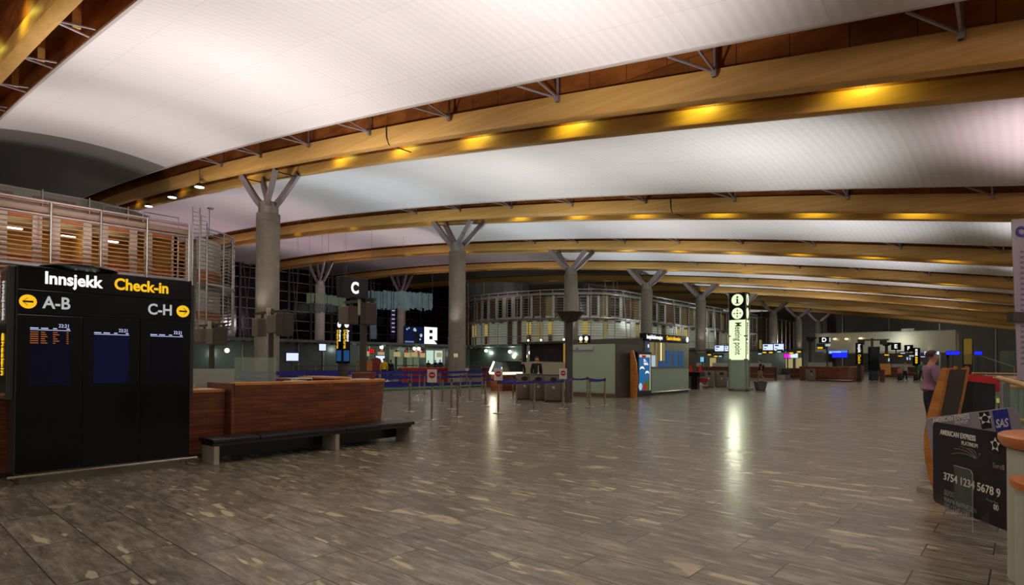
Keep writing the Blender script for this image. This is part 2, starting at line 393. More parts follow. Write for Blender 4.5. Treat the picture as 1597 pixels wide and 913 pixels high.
# ------------------------------------------------------------------ twin roof beams
BX0, BX1 = -91, 15
def beam_body(yc, s):        # s=-1: timber on the viewer's side, +1: the other one
    prof = []                # rounded hull in (y, z), seen from the end
    for y, z in ((.64, .46), (.64, .10), (.67, .03), (.74, .0), (.94, .0), (1.03, .03), (1.09, .11), (1.12, .28), (1.13, .72)):
        prof.append((yc+s*y, z))
    xs = [BX0+(BX1-BX0)*i/53 for i in range(54)]; n = len(prof); vs = []
    for x in xs:
        for y, z in prof: vs.append((x, y, Zb(x)+z))
    fs = [(i*n+j, (i+1)*n+j, (i+1)*n+(j+1) % n, i*n+(j+1) % n) for i in range(53) for j in range(n)]
    fs += [tuple(range(n)), tuple(range(53*n, 54*n))[::-1]]
    return MB().add(vs, fs)
def sweepbox(y0, y1, z0, z1):
    b = MB(); xs = [BX0+(BX1-BX0)*i/53 for i in range(54)]
    vs = []
    for x in xs: vs += [(x, y0, Zb(x)+z0), (x, y1, Zb(x)+z0), (x, y1, Zb(x)+z1), (x, y0, Zb(x)+z1)]
    fs = [(i*4+j, i*4+4+j, i*4+4+(j+1) % 4, i*4+(j+1) % 4) for i in range(53) for j in range(4)]+[(0, 1, 2, 3), (215, 214, 213, 212)]
    return b.add(vs, fs)
ordn = ['behind the viewer', 'in the top left corner, over the departure board', 'carried by the nearest concrete column', 'carried by the second concrete column', 'carried by the third concrete column',
        'carried by the fourth concrete column', 'carried by the fifth concrete column', 'carried by the sixth concrete column', 'carried by the seventh concrete column', 'carried by the eighth concrete column', 'along the dark end wall']
for i, yc in enumerate(YC):
    if i == 0: continue
    t = thing('twin_roof_beam', 'pair of curved glulam roof beams '+ordn[i], 'roof beam', (COLX, yc, Zb(COLX)), 0, 'twin roof beams', 'thing')
    for s in (-1, 1):
        beam_body(yc, s).build('timber_beam', M_glulam, t, smooth=True, ang=30)
        sweepbox(yc+s*1.0-.03, yc+s*1.0+.03, .72, 1.75).build('plywood_web', M_ply, t)
        sweepbox(yc+s*.68-.02, yc+s*.68+.02, .46, 1.75).build('inner_web', M_ply, t)
        sweepbox(yc+s*2.38-.02, yc+s*2.38+.02, .80, 1.75).build('edge_board', M_ply, t)
    sweepbox(yc-2.4, yc+2.4, 1.75, 1.8).build('plywood_soffit', M_ply, t)
    for s in (-1, 1):
        if s == 1 and i > 2: continue
        for k in range(8 if i < 5 else 6):
            X = -.9-4.85*k
            b = MB()
            b.tube([(X, yc+s*1.16, Zb(X)+.62), (X, yc+s*2.2, Zb(X)+.80)], .035, 6)
            b.tube([(X, yc+s*1.16, Zb(X)+.62), (X-.75, yc+s*2.22, Zb(X)+.86)], .035, 6)
            b.tube([(X, yc+s*1.18, Zb(X)+.5), (X, yc+s*1.18, Zb(X)+1.5)], .045, 6)
            b.box(X-.06, X+.06, yc+s*1.2-.06, yc+s*1.2+.06, Zb(X)+.5, Zb(X)+.7)
            b.build('bracket', M_steel, t)
            if i == 1 and s == 1: MB().box(X-.5, X-.38, yc+1.75, yc+1.95, Zb(X)+.85, Zb(X)+1.75).build('stud', M_glulam, t)
    # cable loops that hang under the timbers now and then
    if i in (1, 2, 3):
        for X in ((-19.2,) if i == 2 else (-8.5,) if i == 1 else (-14,)):
            y = yc-1.16 if i > 1 else yc+1.16
            MB().tube([(X, y, Zb(X)+.75), (X+.02, y, Zb(X)+.3), (X+.05, y*1+(.1 if i > 1 else -.1), Zb(X)+.02), (X+.15, yc, Zb(X)-.02)], .022, 6).build('cable', M_darksteel, t, smooth=True)

# ------------------------------------------------------------------ columns with four-armed steel heads
def column(x, y, label, ztop=9.62, group=None, r=.62, mcon=None, dark=False):
    t = thing('concrete_column', label, 'column', (x, y, 0), 0, group, 'thing')
    mc = mcon or M_conc
    MB().lathe([(r+.03, 0), (r+.03, 3.35), (r, 3.36), (r, ztop-.45), (r-.012, ztop-.44), (r-.012, ztop-.42), (r, ztop-.41), (r, ztop), (r-.06, ztop+.02)], 40, (x, y, 0)).build('shaft', mc, t, smooth=True, ang=30)
    MB().lathe([(r-.09, ztop-.02), (r-.09, ztop+.62), (r-.2, ztop+.66)], 32, (x, y, 0)).build('collar', M_galv, t, smooth=True, ang=30)
    for sx in (-1, 1):
        for sy in (-1, 1):
            b = MB(); pts = []
            zt = Zb(x+sx*2.2)+.05
            for u in (0, .2, .45, .75, 1.0):
                rr = .30+(2.05-.30)*(u**.92); pts.append(Vector((x+sx*rr, y+sy*(.26+(.62-.26)*u), ztop+.5+(zt-ztop-.5)*(u**1.06))))
            for a, c in zip(pts[:-1], pts[1:]): b.bar(a, c+(c-a)*.02, .16, .40, (sx*.7, 0, -.7))
            for a, c in zip(pts[:2], pts[1:3]):
                b.bar(a+Vector((0, sy*.09, 0)), c+Vector((0, sy*.09, 0)), .05, .30, (sx*.7, 0, -.7))
            b.build('arm', M_steel, t)
    b = MB()
    for sy in (-1, 1): b.tube([(x-2.0, y+sy*.62, Zb(x-2)-.03), (x+2.0, y+sy*.62, Zb(x+2)-.03)], .025, 8)
    for sx in (-1, 1): b.tube([(x+sx*2.0, y-.62, Zb(x+sx*2)-.12), (x+sx*2.0, y+.62, Zb(x+sx*2)-.12)], .03, 8)
    b.build('tie_rod', M_darksteel, t)
    return t
nth = ['nearest concrete column, beside the checkered louvre drum', 'second concrete column, above the red counter', 'third concrete column, above the dark uplighter mast', 'fourth concrete column, above the lit check-in information sign',
       'fifth concrete column, left of the meeting point pillar', 'sixth concrete column, mostly behind the meeting point pillar', 'seventh concrete column, right of the meeting point pillar', 'eighth concrete column, left of the D check-in sign', 'unlit ninth concrete column against the dark end wall']
nth[0] = 'nearest concrete column, right of the slatted round tower'
for i in range(9): column(COLX, YC[i+2], nth[i]+', with four steel arms', group='concrete columns of the front row')
for y, l in ((43.95, 'far concrete column behind the hanging glass strips, left of the C sign'), (58.3, 'far concrete column beside the purple banner, right of the C sign'), (72.65, 'far concrete column at the back, just right of the second near column')):
    column(-75, y, l, 12.2, 'concrete columns of the back row', .68)
# lamp wash low on the shafts: small floodlights standing on the canopy roofs at the foot of each column
for i in range(9):
    if i in (0, 1, 2, 4, 6, 7): spot((COLX+.95, YC[i+2]-1.25, 3.7), (COLX+.1, YC[i+2]-.3, 7.0), 90, (1, .93, .86), 70, .8, .08)

# ------------------------------------------------------------------ office blocks
def offset(path, d):
    out = []
    for i, p in enumerate(path):
        a = Vector(path[max(i-1, 0)]); c = Vector(path[min(i+1, len(path)-1)]); t = (c-a).normalized()
        out.append((p[0]-t.y*d, p[1]+t.x*d))     # to the left of travel (path runs with +Y, left = -X = inwards)
    return out
def resample(path, step):
    pts = [Vector(p) for p in path]; L = [0]
    for a, c in zip(pts[:-1], pts[1:]): L.append(L[-1]+(c-a).length)
    n = max(1, round(L[-1]/step)); out = []
    for k in range(n+1):
        d = L[-1]*k/n; i = 0
        while i < len(pts)-2 and L[i+1] < d: i += 1
        u = (d-L[i])/(L[i+1]-L[i]); out.append(tuple(pts[i].lerp(pts[i+1], u)))
    return out
def ribbon(b, path, z, wid, th, tilt=0.0):
    o = offset(path, wid)
    for i in range(len(path)-1):
        p, q, r, s = path[i], path[i+1], o[i+1], o[i]
        a = [(p[0], p[1], z), (q[0], q[1], z), (r[0], r[1], z+tilt), (s[0], s[1], z+tilt)]
        b.add(a+[(v[0], v[1], v[2]+th) for v in a], [(0, 3, 2, 1), (4, 5, 6, 7), (0, 1, 5, 4), (2, 3, 7, 6), (1, 2, 6, 5), (3, 0, 4, 7)])
def wallstrip(b, path, z0, z1, th=.05):
    o = offset(path, th)
    for i in range(len(path)-1):
        p, q, r, s = path[i], path[i+1], o[i+1], o[i]
        b.prism([p, q, r, s], z0, z1)
M_louvre = wood('louvre_wood', 'a35c30', 'c98350', .5, 1.5, (2, 2, 8))
M_louvre2 = mat('grey_brown_louvre', '7d6f60', .5, var=(2, .15))
M_pier = mat('white_panel', 'c9c6be', .5)
M_teal = mat('teal_spandrel', '565b56', .4)
M_darkpane = mat('dark_pane', '23231f', .1)
M_slab = mat('slab_edge', '8f8b84', .6)
M_brownpane = wood('brown_blind', '4a3423', '6a4a30', .5, 1.5, (2, 2, 8))
M_int = mat('office_wall', 'b08d4a', .8)
G_int = [glow('lit_office_a', 'a8955a', .5), glow('lit_office_b', 'c9ae58', .6), glow('lit_office_c', '7a6c40', .35)]
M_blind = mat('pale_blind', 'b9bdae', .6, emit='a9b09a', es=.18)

# --- left block: slatted office front
t = thing('office_block', 'two-storey office block behind the departure board, fronted by orange-brown slats', 'building', (-45, 5, 0), 0, None, 'thing')
front = [(-41, -9), (-41, 14.54)]
MB().prism([(-41.1, -9), (-41.1, 14.6), (-58, 14.6), (-58, -9)], 6.55, 6.85).build('floor_slab', M_slab, t)
MB().prism([(-41.1, -9), (-41.1, 14.6), (-58, 14.6), (-58, -9)], 9.75, 10.05).build('roof_slab', M_slab, t)
MB().prism([(-41.1, -9), (-41.1, 14.6), (-58, 14.6), (-58, -9)], 3.45, 3.75).build('floor_slab', M_slab, t)
MB().box(-48.2, -48, -9, 14.2, 3.75, 9.75).build('back_wall', M_int, t)
MB().box(-48, -42, 14.0, 14.2, 3.75, 9.75).build('side_wall', M_int, t)
ys = [-4.6, -2.2, .2, 2.6, 5.0, 7.35, 9.7, 12.1, 14.5]
for zlo, zhi in ((3.75, 6.55), (6.85, 9.75)):
    for y in ys:
        for d in (-.62, .22):
            MB().box(-42.2, -42.0, y+d, y+d+.42, zlo, zhi).build('wall_pier', M_pier, t)
    for a, c in zip(ys[:-1], ys[1:]):
        MB().box(-42.15, -42.05, a+.62, c-.6, zlo, zlo+.55).build('window_sill_panel', M_louvre, t); MB().box(-42.15, -42.05, a+.62, c-.6, zhi-.35, zhi).build('window_head_panel', M_louvre, t)
for y in ys: MB().tube([(-40.85, y, 3.5), (-40.85, y, 10.35)], .055, 6).build('post', M_galv, t)
for z in (6.6, 8.2, 9.9):
    for y in ys: pass
b = MB()
for k in range(27): ribbon(b, front, 3.7+.25*k, .13, .045, .05)
b.build('slat_screen', M_louvre, t)
b = MB(); b.tube([(-40.9, -9, 10.32), (-40.9, 14.55, 10.32)], .06, 8).tube([(-40.9, -9, 9.55), (-40.9, 14.55, 9.55)], .05, 8).tube([(-40.9, -9, 6.7), (-40.9, 14.55, 6.7)], .06, 8)
b.build('rail', M_steel, t, smooth=True)
# rooms: partitions, lamps
for y in ys[2::2]: MB().box(-48, -43, y-.05, y+.05, 3.75, 9.75).build('partition', M_int, t)
for y, x in ((3.6, -44.5), (6.2, -43.8), (8.8, -44.2), (11.0, -43.9)):
    MB().box(x-.12, x+.12, y-.35, y+.35, 9.05, 9.12).build('ceiling_light', G_lamp, t)
for y in (4, 6.4, 8.6, 11): point((-45, y, 8.9), 26, (1, .78, .36), .2)
for y in (4, 9): point((-45, y, 5.8), 26, (1, .78, .36), .2)
# set-back roof storey
pent = [(-44.5, -9), (-44.5, 9.5), (-45.0, 12), (-46.4, 13.8), (-49, 14.5)]
b = MB(); wallstrip(b, pent, 10.05, 11.6, .1); b.build('roof_storey', mat('grey_cladding', '6f6a62', .5), t)
for a, c in zip(range(-8, 10, 3), range(-6, 12, 3)):
    MB().box(-44.52, -44.42, a+.1, a+2.2, 10.9, 11.3).build('roof_window', M_brownpane, t)
b = MB(); ribbon(b, pent, 11.6, .25, .07); b.build('coping', M_slab, t)
for p in resample(pent, 2.4): MB().tube([(p[0]+.12, p[1], 10.05), (p[0]+.12, p[1], 11.75)], .05, 6).build('roof_post', M_galv, t)
b = MB()
for y0, y1 in ((10.2, 12.3), (12.4, 14.4)):
    b.tube([(-42.4, y0, 10.0), (-42.4, y0, 11.0), (-42.4, y1, 11.0), (-42.4, y1, 10.0)], .035, 6)
b.build('guard_rail', M_galv, t, smooth=True)

# --- slatted round tower beside it
arc = [(-47.5+5*math.cos(a), 14.8+5*math.sin(a)) for a in [math.radians(d) for d in range(18, 128, 9)]]
t = thing('stair_tower', 'round stair tower wrapped in thin curved slats, beside the nearest concrete column', 'tower', (-47.5, 15.5, 0), 0, None, 'thing')
inner = offset(arc, .9)
b = MB(); wallstrip(b, inner, 3.5, 10.2, .1); b.build('drum_wall', M_pier, t, smooth=True)
b = MB(); wallstrip(b, offset(arc, .85), 7.0, 7.9, .06); b.build('brown_band', M_louvre, t, smooth=True); b = MB(); wallstrip(b, offset(arc, .85), 4.4, 5.0, .06); b.build('brown_band', M_louvre, t, smooth=True)
b = MB()
for k in range(26): ribbon(b, arc, 3.9+.26*k, .14, .03, .06)
b.build('slat_screen', M_louvre2, t)
for p in resample(arc, 1.7): MB().tube([(p[0]+.05, p[1], 3.5), (p[0]+.05, p[1], 10.75)], .055, 6).build('post', M_galv, t)
b = MB(); ribbon(b, offset(arc, -.05), 10.6, .1, .1); ribbon(b, offset(arc, -.05), 10.25, .1, .05); ribbon(b, offset(arc, -.1), 6.75, .8, .14); b.build('rail', M_steel, t)
for (y, x) in ((15.15, -41.4), (15.95, -42.3)):
    b = MB()
    for d in (-.22, .22): b.tube([(x, y+d, 3.6), (x, y+d, 11.7 if y < 15.5 else 11.0)], .04, 6)
    for k in range(28): b.tube([(x, y-.22, 3.8+.28*k), (x, y+.22, 3.8+.28*k)], .025, 5)
    b.build('ladder', M_galv, t)
b = MB(); b.tube([(-42.8, 16.5, 10.2), (-42.8, 16.5, 12.2)], .03, 6).tube([(-42.9, 16.0, 10.2), (-42.9, 16.0, 11.6)], .03, 6).box(-42.9, -42.7, 16.4, 16.75, 12.1, 12.2); b.build('mast', M_galv, t)

# --- middle block with the rounded left end
path = [(-63, 62.5), (-62, 60), (-60, 57.5), (-57, 55.7), (-53, 54.9), (-48, 55.1), (-44.2, 56.1), (-41, 57.7), (-38.8, 59.4), (-37.5, 61.5)]
flat = [(-37.2, 62.3), (-37, 110)]
full = path+flat
t = thing('office_block', 'long two-storey office block with a rounded glazed end, behind the third column', 'building', (-45, 80, 0), 0, None, 'thing')
def plate(z0, z1, d=0): return MB().prism(offset(full, d)+[(-64, 110), (-64, 63)], z0, z1)
plate(3.45, 3.75).build('floor_slab', M_teal, t)
plate(6.75, 6.95, .3).build('floor_slab', M_slab, t)
plate(9.85, 10.05, .5).build('roof_slab', M_slab, t)
pp = resample(path, 1.55)+resample(flat, 2.4)[1:]
ii = offset(pp, 1.2)
for i in range(len(ii)-1):
    p, q = Vector(ii[i]), Vector(ii[i+1]); d = (q-p).normalized(); n = Vector((-d.y, d.x))
    L = (q-p).length
    for st, (zlo, zhi) in enumerate(((3.75, 6.75), (6.95, 9.85))):
        rnd = random.random()
        def panel(u0, u1, z0, z1, name, m, th=.08, par=t):
            a = p+d*(u0*L); c = p+d*(u1*L)
            return MB().prism([a-n*0, c-n*0, c+n*th, a+n*th], z0, z1).build(name, m, par)
        rounded = i < 12
        if st == 0 and i < 4:
            panel(0, 1, zlo, zhi, 'wall_panel', M_brownpane)
            if rnd < .7: panel(.3, .5, zlo+.6, zlo+1.0, 'lit_lamp', G_int[1], -.02)
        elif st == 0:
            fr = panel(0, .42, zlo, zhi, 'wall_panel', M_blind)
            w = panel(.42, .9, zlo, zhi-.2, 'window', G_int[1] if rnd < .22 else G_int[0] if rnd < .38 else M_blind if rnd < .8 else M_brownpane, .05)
            if rnd < .25: panel(.45, .87, zlo+.1, zlo+1.2, 'shelf', M_brownpane, -.02)
            panel(.9, 1, zlo, zhi, 'wall_panel', M_pier)
        else:
            panel(0, .22, zlo, zhi, 'wall_panel', M_pier if rounded else M_brownpane)
            panel(.22, .78, zlo+.3, zhi-.3, 'window', M_darkpane if rnd < .55 else (G_int[2] if rnd < .68 else M_brownpane), .05)
            panel(.78, 1, zlo, zhi, 'wall_panel', M_pier if rnd < .6 else M_brownpane)
            panel(.2, .8, zlo, zlo+.3, 'sill_panel', M_pier); panel(.2, .8, zhi-.3, zhi, 'head_panel', M_louvre2)
for p in pp[::1]: MB().tube([(p[0], p[1], 3.5), (p[0], p[1], 10.35)], .06, 6).build('post', M_galv, t)
b = MB()
for k in range(26):
    z = 3.95+.25*k
    if abs(z-6.85) < .2: continue
    ribbon(b, path[:4], z, .14, .04, .05)
b.build('slat_screen', M_louvre, t)
b = MB()
for k in range(20): ribbon(b, path[3:]+flat, 4.1+.31*k, .07, .022, .03)
b.build('thin_slat_screen', M_louvre2, t)
b = MB()
for z, r in ((10.32, .08), (9.75, .07), (6.9, .06), (4.7, .04)): b.tube([(p[0]+.08, p[1]-.05, z) for p in full], r, 6)
b.build('rail', M_galv, t, smooth=True)
# sloping stays on the straight part and the round roof storey
b = MB()
for y in (62.5, 76, 90, 104): b.tube([(-36.95, y, 10.3), (-36.95, y+1.1, 3.6)], .06, 6)
b.build('stay', M_steel, t)
drum = [(-57+5.5*math.cos(a), 61.5+5.0*math.sin(a)) for a in [math.radians(d) for d in range(200, 380, 15)]]
b = MB(); wallstrip(b, drum, 10.05, 12.3, .1); b.build('roof_drum', M_teal, t, smooth=True)
for p in drum[::2]: MB().tube([(p[0], p[1]-.06, 10.05), (p[0], p[1]-.06, 12.4)], .06, 6).build('roof_post', M_galv, t)
b = MB(); b.box(-52, -42.5, 62, 108, 10.05, 11.7); b.build('plant_room', M_darksteel, t)
b = MB()
for y in (64, 66, 67): b.tube([(-40.5, y, 10.05), (-40.5, y, 12.2)], .05, 6)
for z in (10.7, 11.2): b.tube([(-40.3, 60, z), (-40.3, 108, z)], .04, 6)
for y in range(60, 109, 4): b.tube([(-40.3, y, 10.05), (-40.3, y, 11.2)], .04, 6)
b.build('guard_rail', M_galv, t)

# --- last block at the far end
p3 = [(-50, 111.5), (-44, 111.7), (-40.2, 113), (-38, 115.3), (-37, 118), (-36.6, 133.5)]
t = thing('office_block', 'far brown-slatted office block with a rounded corner, behind the seventh column', 'building', (-44, 122, 0), 0, None, 'thing')
b = MB(); wallstrip(b, offset(p3, 1), 3.6, 10, .1); b.build('wall', M_brownpane, t, smooth=True)
b = MB()
for k in range(22): ribbon(b, p3, 3.9+.29*k, .16, .04, .06)
b.build('slat_screen', M_louvre2, t)
MB().prism(p3+[(-60, 133.5), (-60, 111.5)], 3.4, 3.7).build('floor_slab', M_slab, t)
for p in resample(p3, 2.4): MB().tube([(p[0]+.1, p[1]-.05, 3.4), (p[0]+.1, p[1]-.05, 10.3)], .06, 6).build('post', M_galv, t)
for k, y in enumerate((114.8, 118.5, 121)): MB().box(-38.2, -38.0, y, y+.9, 4.3, 6).build('lit_window', G_int[k % 3], t)
b = MB(); b.tube([(p[0]+.1, p[1], 10.3) for p in p3], .08, 6); b.build('rail', M_galv, t)

# ------------------------------------------------------------------ glazed ground storey below
M_gwall = mat('grey_green_glass', '56605a', .25, var=(.5, .12))
struct(MB().box(-59.2, -59, -12, 60, 0, 3.45).build('wall_left', M_gwall))
struct(MB().box(-44.2, -44, 58, 133.5, 0, 3.45).build('wall_middle', M_gwall))
struct(MB().box(-59.2, -44, 58, 58.2, 0, 3.45).build('wall_return', M_gwall))
b = MB()
for y in range(-10, 60, 3): b.box(-59, -58.85, y-.06, y+.06, 0, 3.4)
for y in range(60, 133, 3): b.box(-44, -43.85, y-.06, y+.06, 0, 3.4)
struct(b.build('trim_glazing', M_galv))
struct(MB().box(-32, -15.6, 66, 66.2, 0, 2.7).build('wall_check_in', M_gwall))
for x in (-19.2, -18.2, -24, -27.5): struct(MB().box(x, x+.7, 65.95, 66, .9, 2.1).build('window_2', glow('lit_counter_window', 'c8b878', .6)))
struct(MB().box(-64, -57, -12, 60, 3.45, 3.75).build('trim_canopy', mat('canopy', '6c6b64', .5)))
b = MB()
for y in range(-11, 60, 1): b.box(-57.6, -56.98, y, y+.5, 3.3, 3.5)
struct(b.build('trim_canopy_ribs', M_darksteel))

# ================================================================== LEFT: departure board, desk, bench
V = Vector
FX = -8.92
t = thing('departure_board', 'tall black check-in sign with three dark departure screens and arrows to A-B and C-H', 'sign', (FX, 2.25, 0))
KY0, KY1, KT = 1.29, 3.22, 2.64
M_kframe = mat('board_frame', '3b3833', .4, .4)
M_kblack = mat('board_black', '050506', .16, spec=.25)
MB().box(FX-.36, FX-.02, KY0, KY1, .14, KT-.02, .01).build('housing', M_kframe, t)
MB().box(FX-.34, FX-.06, KY0+.06, KY1-.04, 0, .14).build('plinth', mat('plinth_metal', '6f6a55', .35, .6), t)
b = MB(); b.tube([(FX+.09, KY0-.07, .125), (FX+.09, KY1+.06, .125)], .016, 8)
for y in (1.45, 2.3, 3.1): b.tube([(FX-.05, y, .06), (FX+.09, y, .118)], .012, 6)
b.build('foot_rail', M_chrome, t, smooth=True)
hp = MB().box(FX-.02, FX+.012, KY0+.015, KY1-.015, 2.345, KT-.02, .004).build('header_panel', M_kblack, t)
dp = MB().box(FX-.02, FX+.012, KY0+.015, KY1-.015, 2.05, 2.335, .004).build('direction_panel', M_kblack, t)
text('lettering', 'Innsjekk', .206, G_white, hp, (FX+.014, 1.545, 2.425), (0, 1, 0), bold=.006, sx=.86)
text('lettering', 'Check-in', .206, G_yellow, hp, (FX+.014, 2.265, 2.425), (0, 1, 0), bold=.006, sx=.86)
G_grey = glow('lit_grey', 'c8cccc', .75)
text('lettering', 'A-B', .205, G_grey, dp, (FX+.014, 1.535, 2.125), (0, 1, 0), bold=.004, sx=.85)
text('lettering', 'C-H', .205, G_grey, dp, (FX+.014, 2.655, 2.125), (0, 1, 0), bold=.004, sx=.85)
def arrow_disc(y, s, par):
    z = 2.19; x = FX+.014
    MB().extr([(x, y+.083*math.cos(a), z+.083*math.sin(a)) for a in [2*PI*i/32 for i in range(32)]], (.004, 0, 0)).build('arrow_disc', G_yellow, par)
    b = MB(); b.box(x+.004, x+.008, y-.05, y+.05, z-.011, z+.011)
    for q in (-1, 1): b.bar((x+.006, y+s*.05, z), (x+.006, y+s*.005, z+q*.045), .004, .024, (1, 0, 0))
    b.build('arrow', M_black, par)
arrow_disc(1.395, -1, dp); arrow_disc(3.095, 1, dp)
M_navy = [glow('screen_navy_a', '05071c', .55), glow('screen_navy_b', '060a30', .6), glow('screen_navy_c', '03040f', .5)]
G_txt = glow('screen_text', 'c9d2ff', .9); G_row = glow('screen_rows', 'c06a30', .6)
for k in range(3):
    y0 = KY0+.015+k*.637; y1 = y0+.622
    p = MB().box(FX-.02, FX+.008, y0, y1, .15, 2.035, .004).build('display_panel', M_kblack, t)
    sy0, sy1 = y0+(.115, .115, .115)[k], y1-(.115, .12, .1)[k]
    zt, zb = (1.93, 1.90, 1.90)[k], (1.19, 1.2, 1.2)[k]
    sc = MB().box(FX+.006, FX+.010, sy0, sy1, zb, zt-.08).build('screen', M_navy[k], p)
    b = MB(); b.box(FX+.010, FX+.012, sy0, sy1, zt-.075, zt-.068)
    for a, c in ((0, .2), (.26, .44), (.56, .66), (.9, .98)): b.box(FX+.010, FX+.012, sy0+a*(sy1-sy0), sy0+c*(sy1-sy0), zt-.058, zt-.046)
    b.build('heading_line', G_txt, p)
    text('clock', '22:21', .062, G_txt, p, (FX+.011, sy1-.12, zt-.035), (0, 1, 0), sx=.8)
    if k == 0:
        b = MB()
        for r in range(6):
            z = zt-.105-.026*r
            for a, c in ((0, .2), (.26, .36+.03*(r % 3)), (.56, .62+.05*((r+1) % 3)), (.9, .95)): b.box(FX+.010, FX+.012, sy0+a*(sy1-sy0), sy0+c*(sy1-sy0), z, z+.011)
        b.build('flight_rows', G_row, p)
sp = MB().box(FX-.56, FX-.06, KY0-.07, KY0, 1.02, KT-.03, .008).build('side_sign', M_kframe, t)
MB().box(FX-.52, FX-.1, KY0-.074, KY0-.066, 1.06, KT-.08).build('sign_face', M_kblack, sp)
text('lettering', 'Innsjekk', .15, G_grey, sp, (FX-.36, KY0-.078, 2.45), (0, 0, -1), (1, 0, 0), bold=.003, sx=.95)
text('lettering', 'Check-in', .15, G_yellow, sp, (FX-.36, KY0-.078, 1.82), (0, 0, -1), (1, 0, 0), bold=.003, sx=.95)
MB().box(FX-.30, FX-.06, KY1, KY1+.05, .98, KT-.06, .006).build('side_trim', M_kframe, t)
b = MB(); b.lathe([(.0, .02), (.34, .0), (.42, .05), (.40, .07), (0, .08)], 24, (FX-.25, 1.95, KT-.03)); b.build('top_dome', M_black, t, smooth=True)

# --- check-in desk C: low wing behind the board and a high rounded front
def desk(name_label, path, z0, z1, cap, grp=None, lean=.10, mcap=None, loc=None):
    t = thing('check_in_desk', name_label, 'desk', loc or (path[0][0]-.3, path[0][1], 0), 0, grp)
    n = len(path); out = offset(path, -lean); b = MB(); thick = offset(path, .06)
    vs = [(p[0], p[1], z0) for p in path]+[(p[0], p[1], z1) for p in out]+[(p[0], p[1], z1) for p in offset(path, -lean+.06)]+[(p[0], p[1], z0) for p in thick]
    fs = []
    for i in range(n-1):
        for k in range(4): fs.append((k*n+i, k*n+i+1, ((k+1) % 4)*n+i+1, ((k+1) % 4)*n+i))
    fs += [(0, n, 2*n, 3*n), (n-1, 2*n-1, 3*n-1, 4*n-1)]
    b.add(vs, fs); b.build('front_panel', M_desk, t, smooth=True, ang=30)
    b = MB(); ribbon(b, offset(path, -lean-.012), z1, cap, .035); b.build('counter_top', mcap or M_oak, t, smooth=True, ang=30)
    b = MB(); wallstrip(b, offset(path, .05), 0, z0, .03); b.build('toe_kick', M_darksteel, t)
    return t
M_cap = wood('desk_top', '7d4a26', 'a3683a', .35, 1.2, (6, 1, 6))
hi = [(-9.33, 3.98), (-9.28, 4.6), (-9.24, 5.3), (-9.22, 6.1), (-9.26, 6.5), (-9.42, 6.82), (-9.75, 7.02), (-10.3, 7.1), (-12.5, 7.12)]
td = desk('long curved wooden check-in desk with a black bench along its front', hi, .06, 1.115, .42, lean=.09)
b = MB(); wallstrip(b, [(-9.30, 3.95), (-9.36, 3.95)], .06, 1.14, .04); MB().box(-10.2, -9.26, 3.93, 3.98, .06, 1.14).build('end_panel', M_desk, td)
MB().box(-10.6, -9.8, 4.1, 6.6, .72, .76).build('work_top', M_cap, td)
lo = [(-9.74, -3.2), (-9.72, 0), (-9.64, 2.6), (-9.52, 3.92)]
tl = desk('lower wooden desk wing running behind the departure board', lo, .06, 1.01, .7, lean=.06)
b = MB(); b.tube([(-9.64, -3.2, .11), (-9.62, 1.2, .11)], .016, 6); b.build('foot_rail', M_chrome, tl)
# cups on the low wing
for y, x, lab in ((3.30, -9.78, 'white paper cup on the lower desk wing, nearer the departure board'), (3.52, -9.80, 'white mug on the lower desk wing, nearer the high desk')):
    t = thing('cup', lab, 'cup', (x, y, 1.045))
    MB().lathe([(.027, 0), (.036, .09), (.039, .092), (.037, .096), (.033, .09), (.025, .006)], 20, (x, y, 1.045)).build('body', M_white, t, smooth=True)
    if 'mug' in lab: MB().tube([(x, y+.034, 1.075), (x, y+.062, 1.08), (x, y+.062, 1.12), (x, y+.036, 1.125)], .006, 6).build('handle', M_white, t, smooth=True)
tag(MB().box(-10.0, -9.72, 3.7, 3.88, 1.046, 1.05).build('paper_sheet', M_white), 'white sheet of paper on the lower desk wing', 'paper')
for k, (x, y, a, l) in enumerate(((-9.38, 5.05, .2, 'small stack of papers on the high desk, left of the C sign post'), (-9.4, 6.35, .1, 'sheet of paper on the high desk, right of the C sign post'))):
    t = MB().box(-.1, .1, -.16, .16, 0, .012+.01*k).build('paper_sheet', M_white); t.location = (x, y, 1.152); t.rotation_euler = (0, 0, a); tag(t, l, 'paper')
# bench
t = thing('bench', 'long low black bench on grey slabs in front of the wooden desk', 'bench', (-8.9, 5.2, 0))
M_leather = mat('black_leather', '121113', .38, bump=(25, .1))
b = MB()
for y0, y1 in ((3.42, 4.1), (4.11, 5.58), (5.59, 7.06)): MB().box(-9.16, -8.64, y0, y1, .31, .375, .015).build('seat_pad', M_leather, t, smooth=True)
MB().box(-9.12, -8.70, 3.44, 7.02, .27, .31).build('seat_frame', M_darksteel, t)
M_slableg = mat('terrazzo_slab', '97907f', .6, var=(9, .18))
for y in (3.45, 5.40, 6.97): MB().box(-9.12, -8.68, y, y+.075, 0, .27, .006).build('support', M_slableg, t)
MB().box(-9.14, -9.10, 3.5, 7.0, .05, .27).build('back_board', M_black, t)

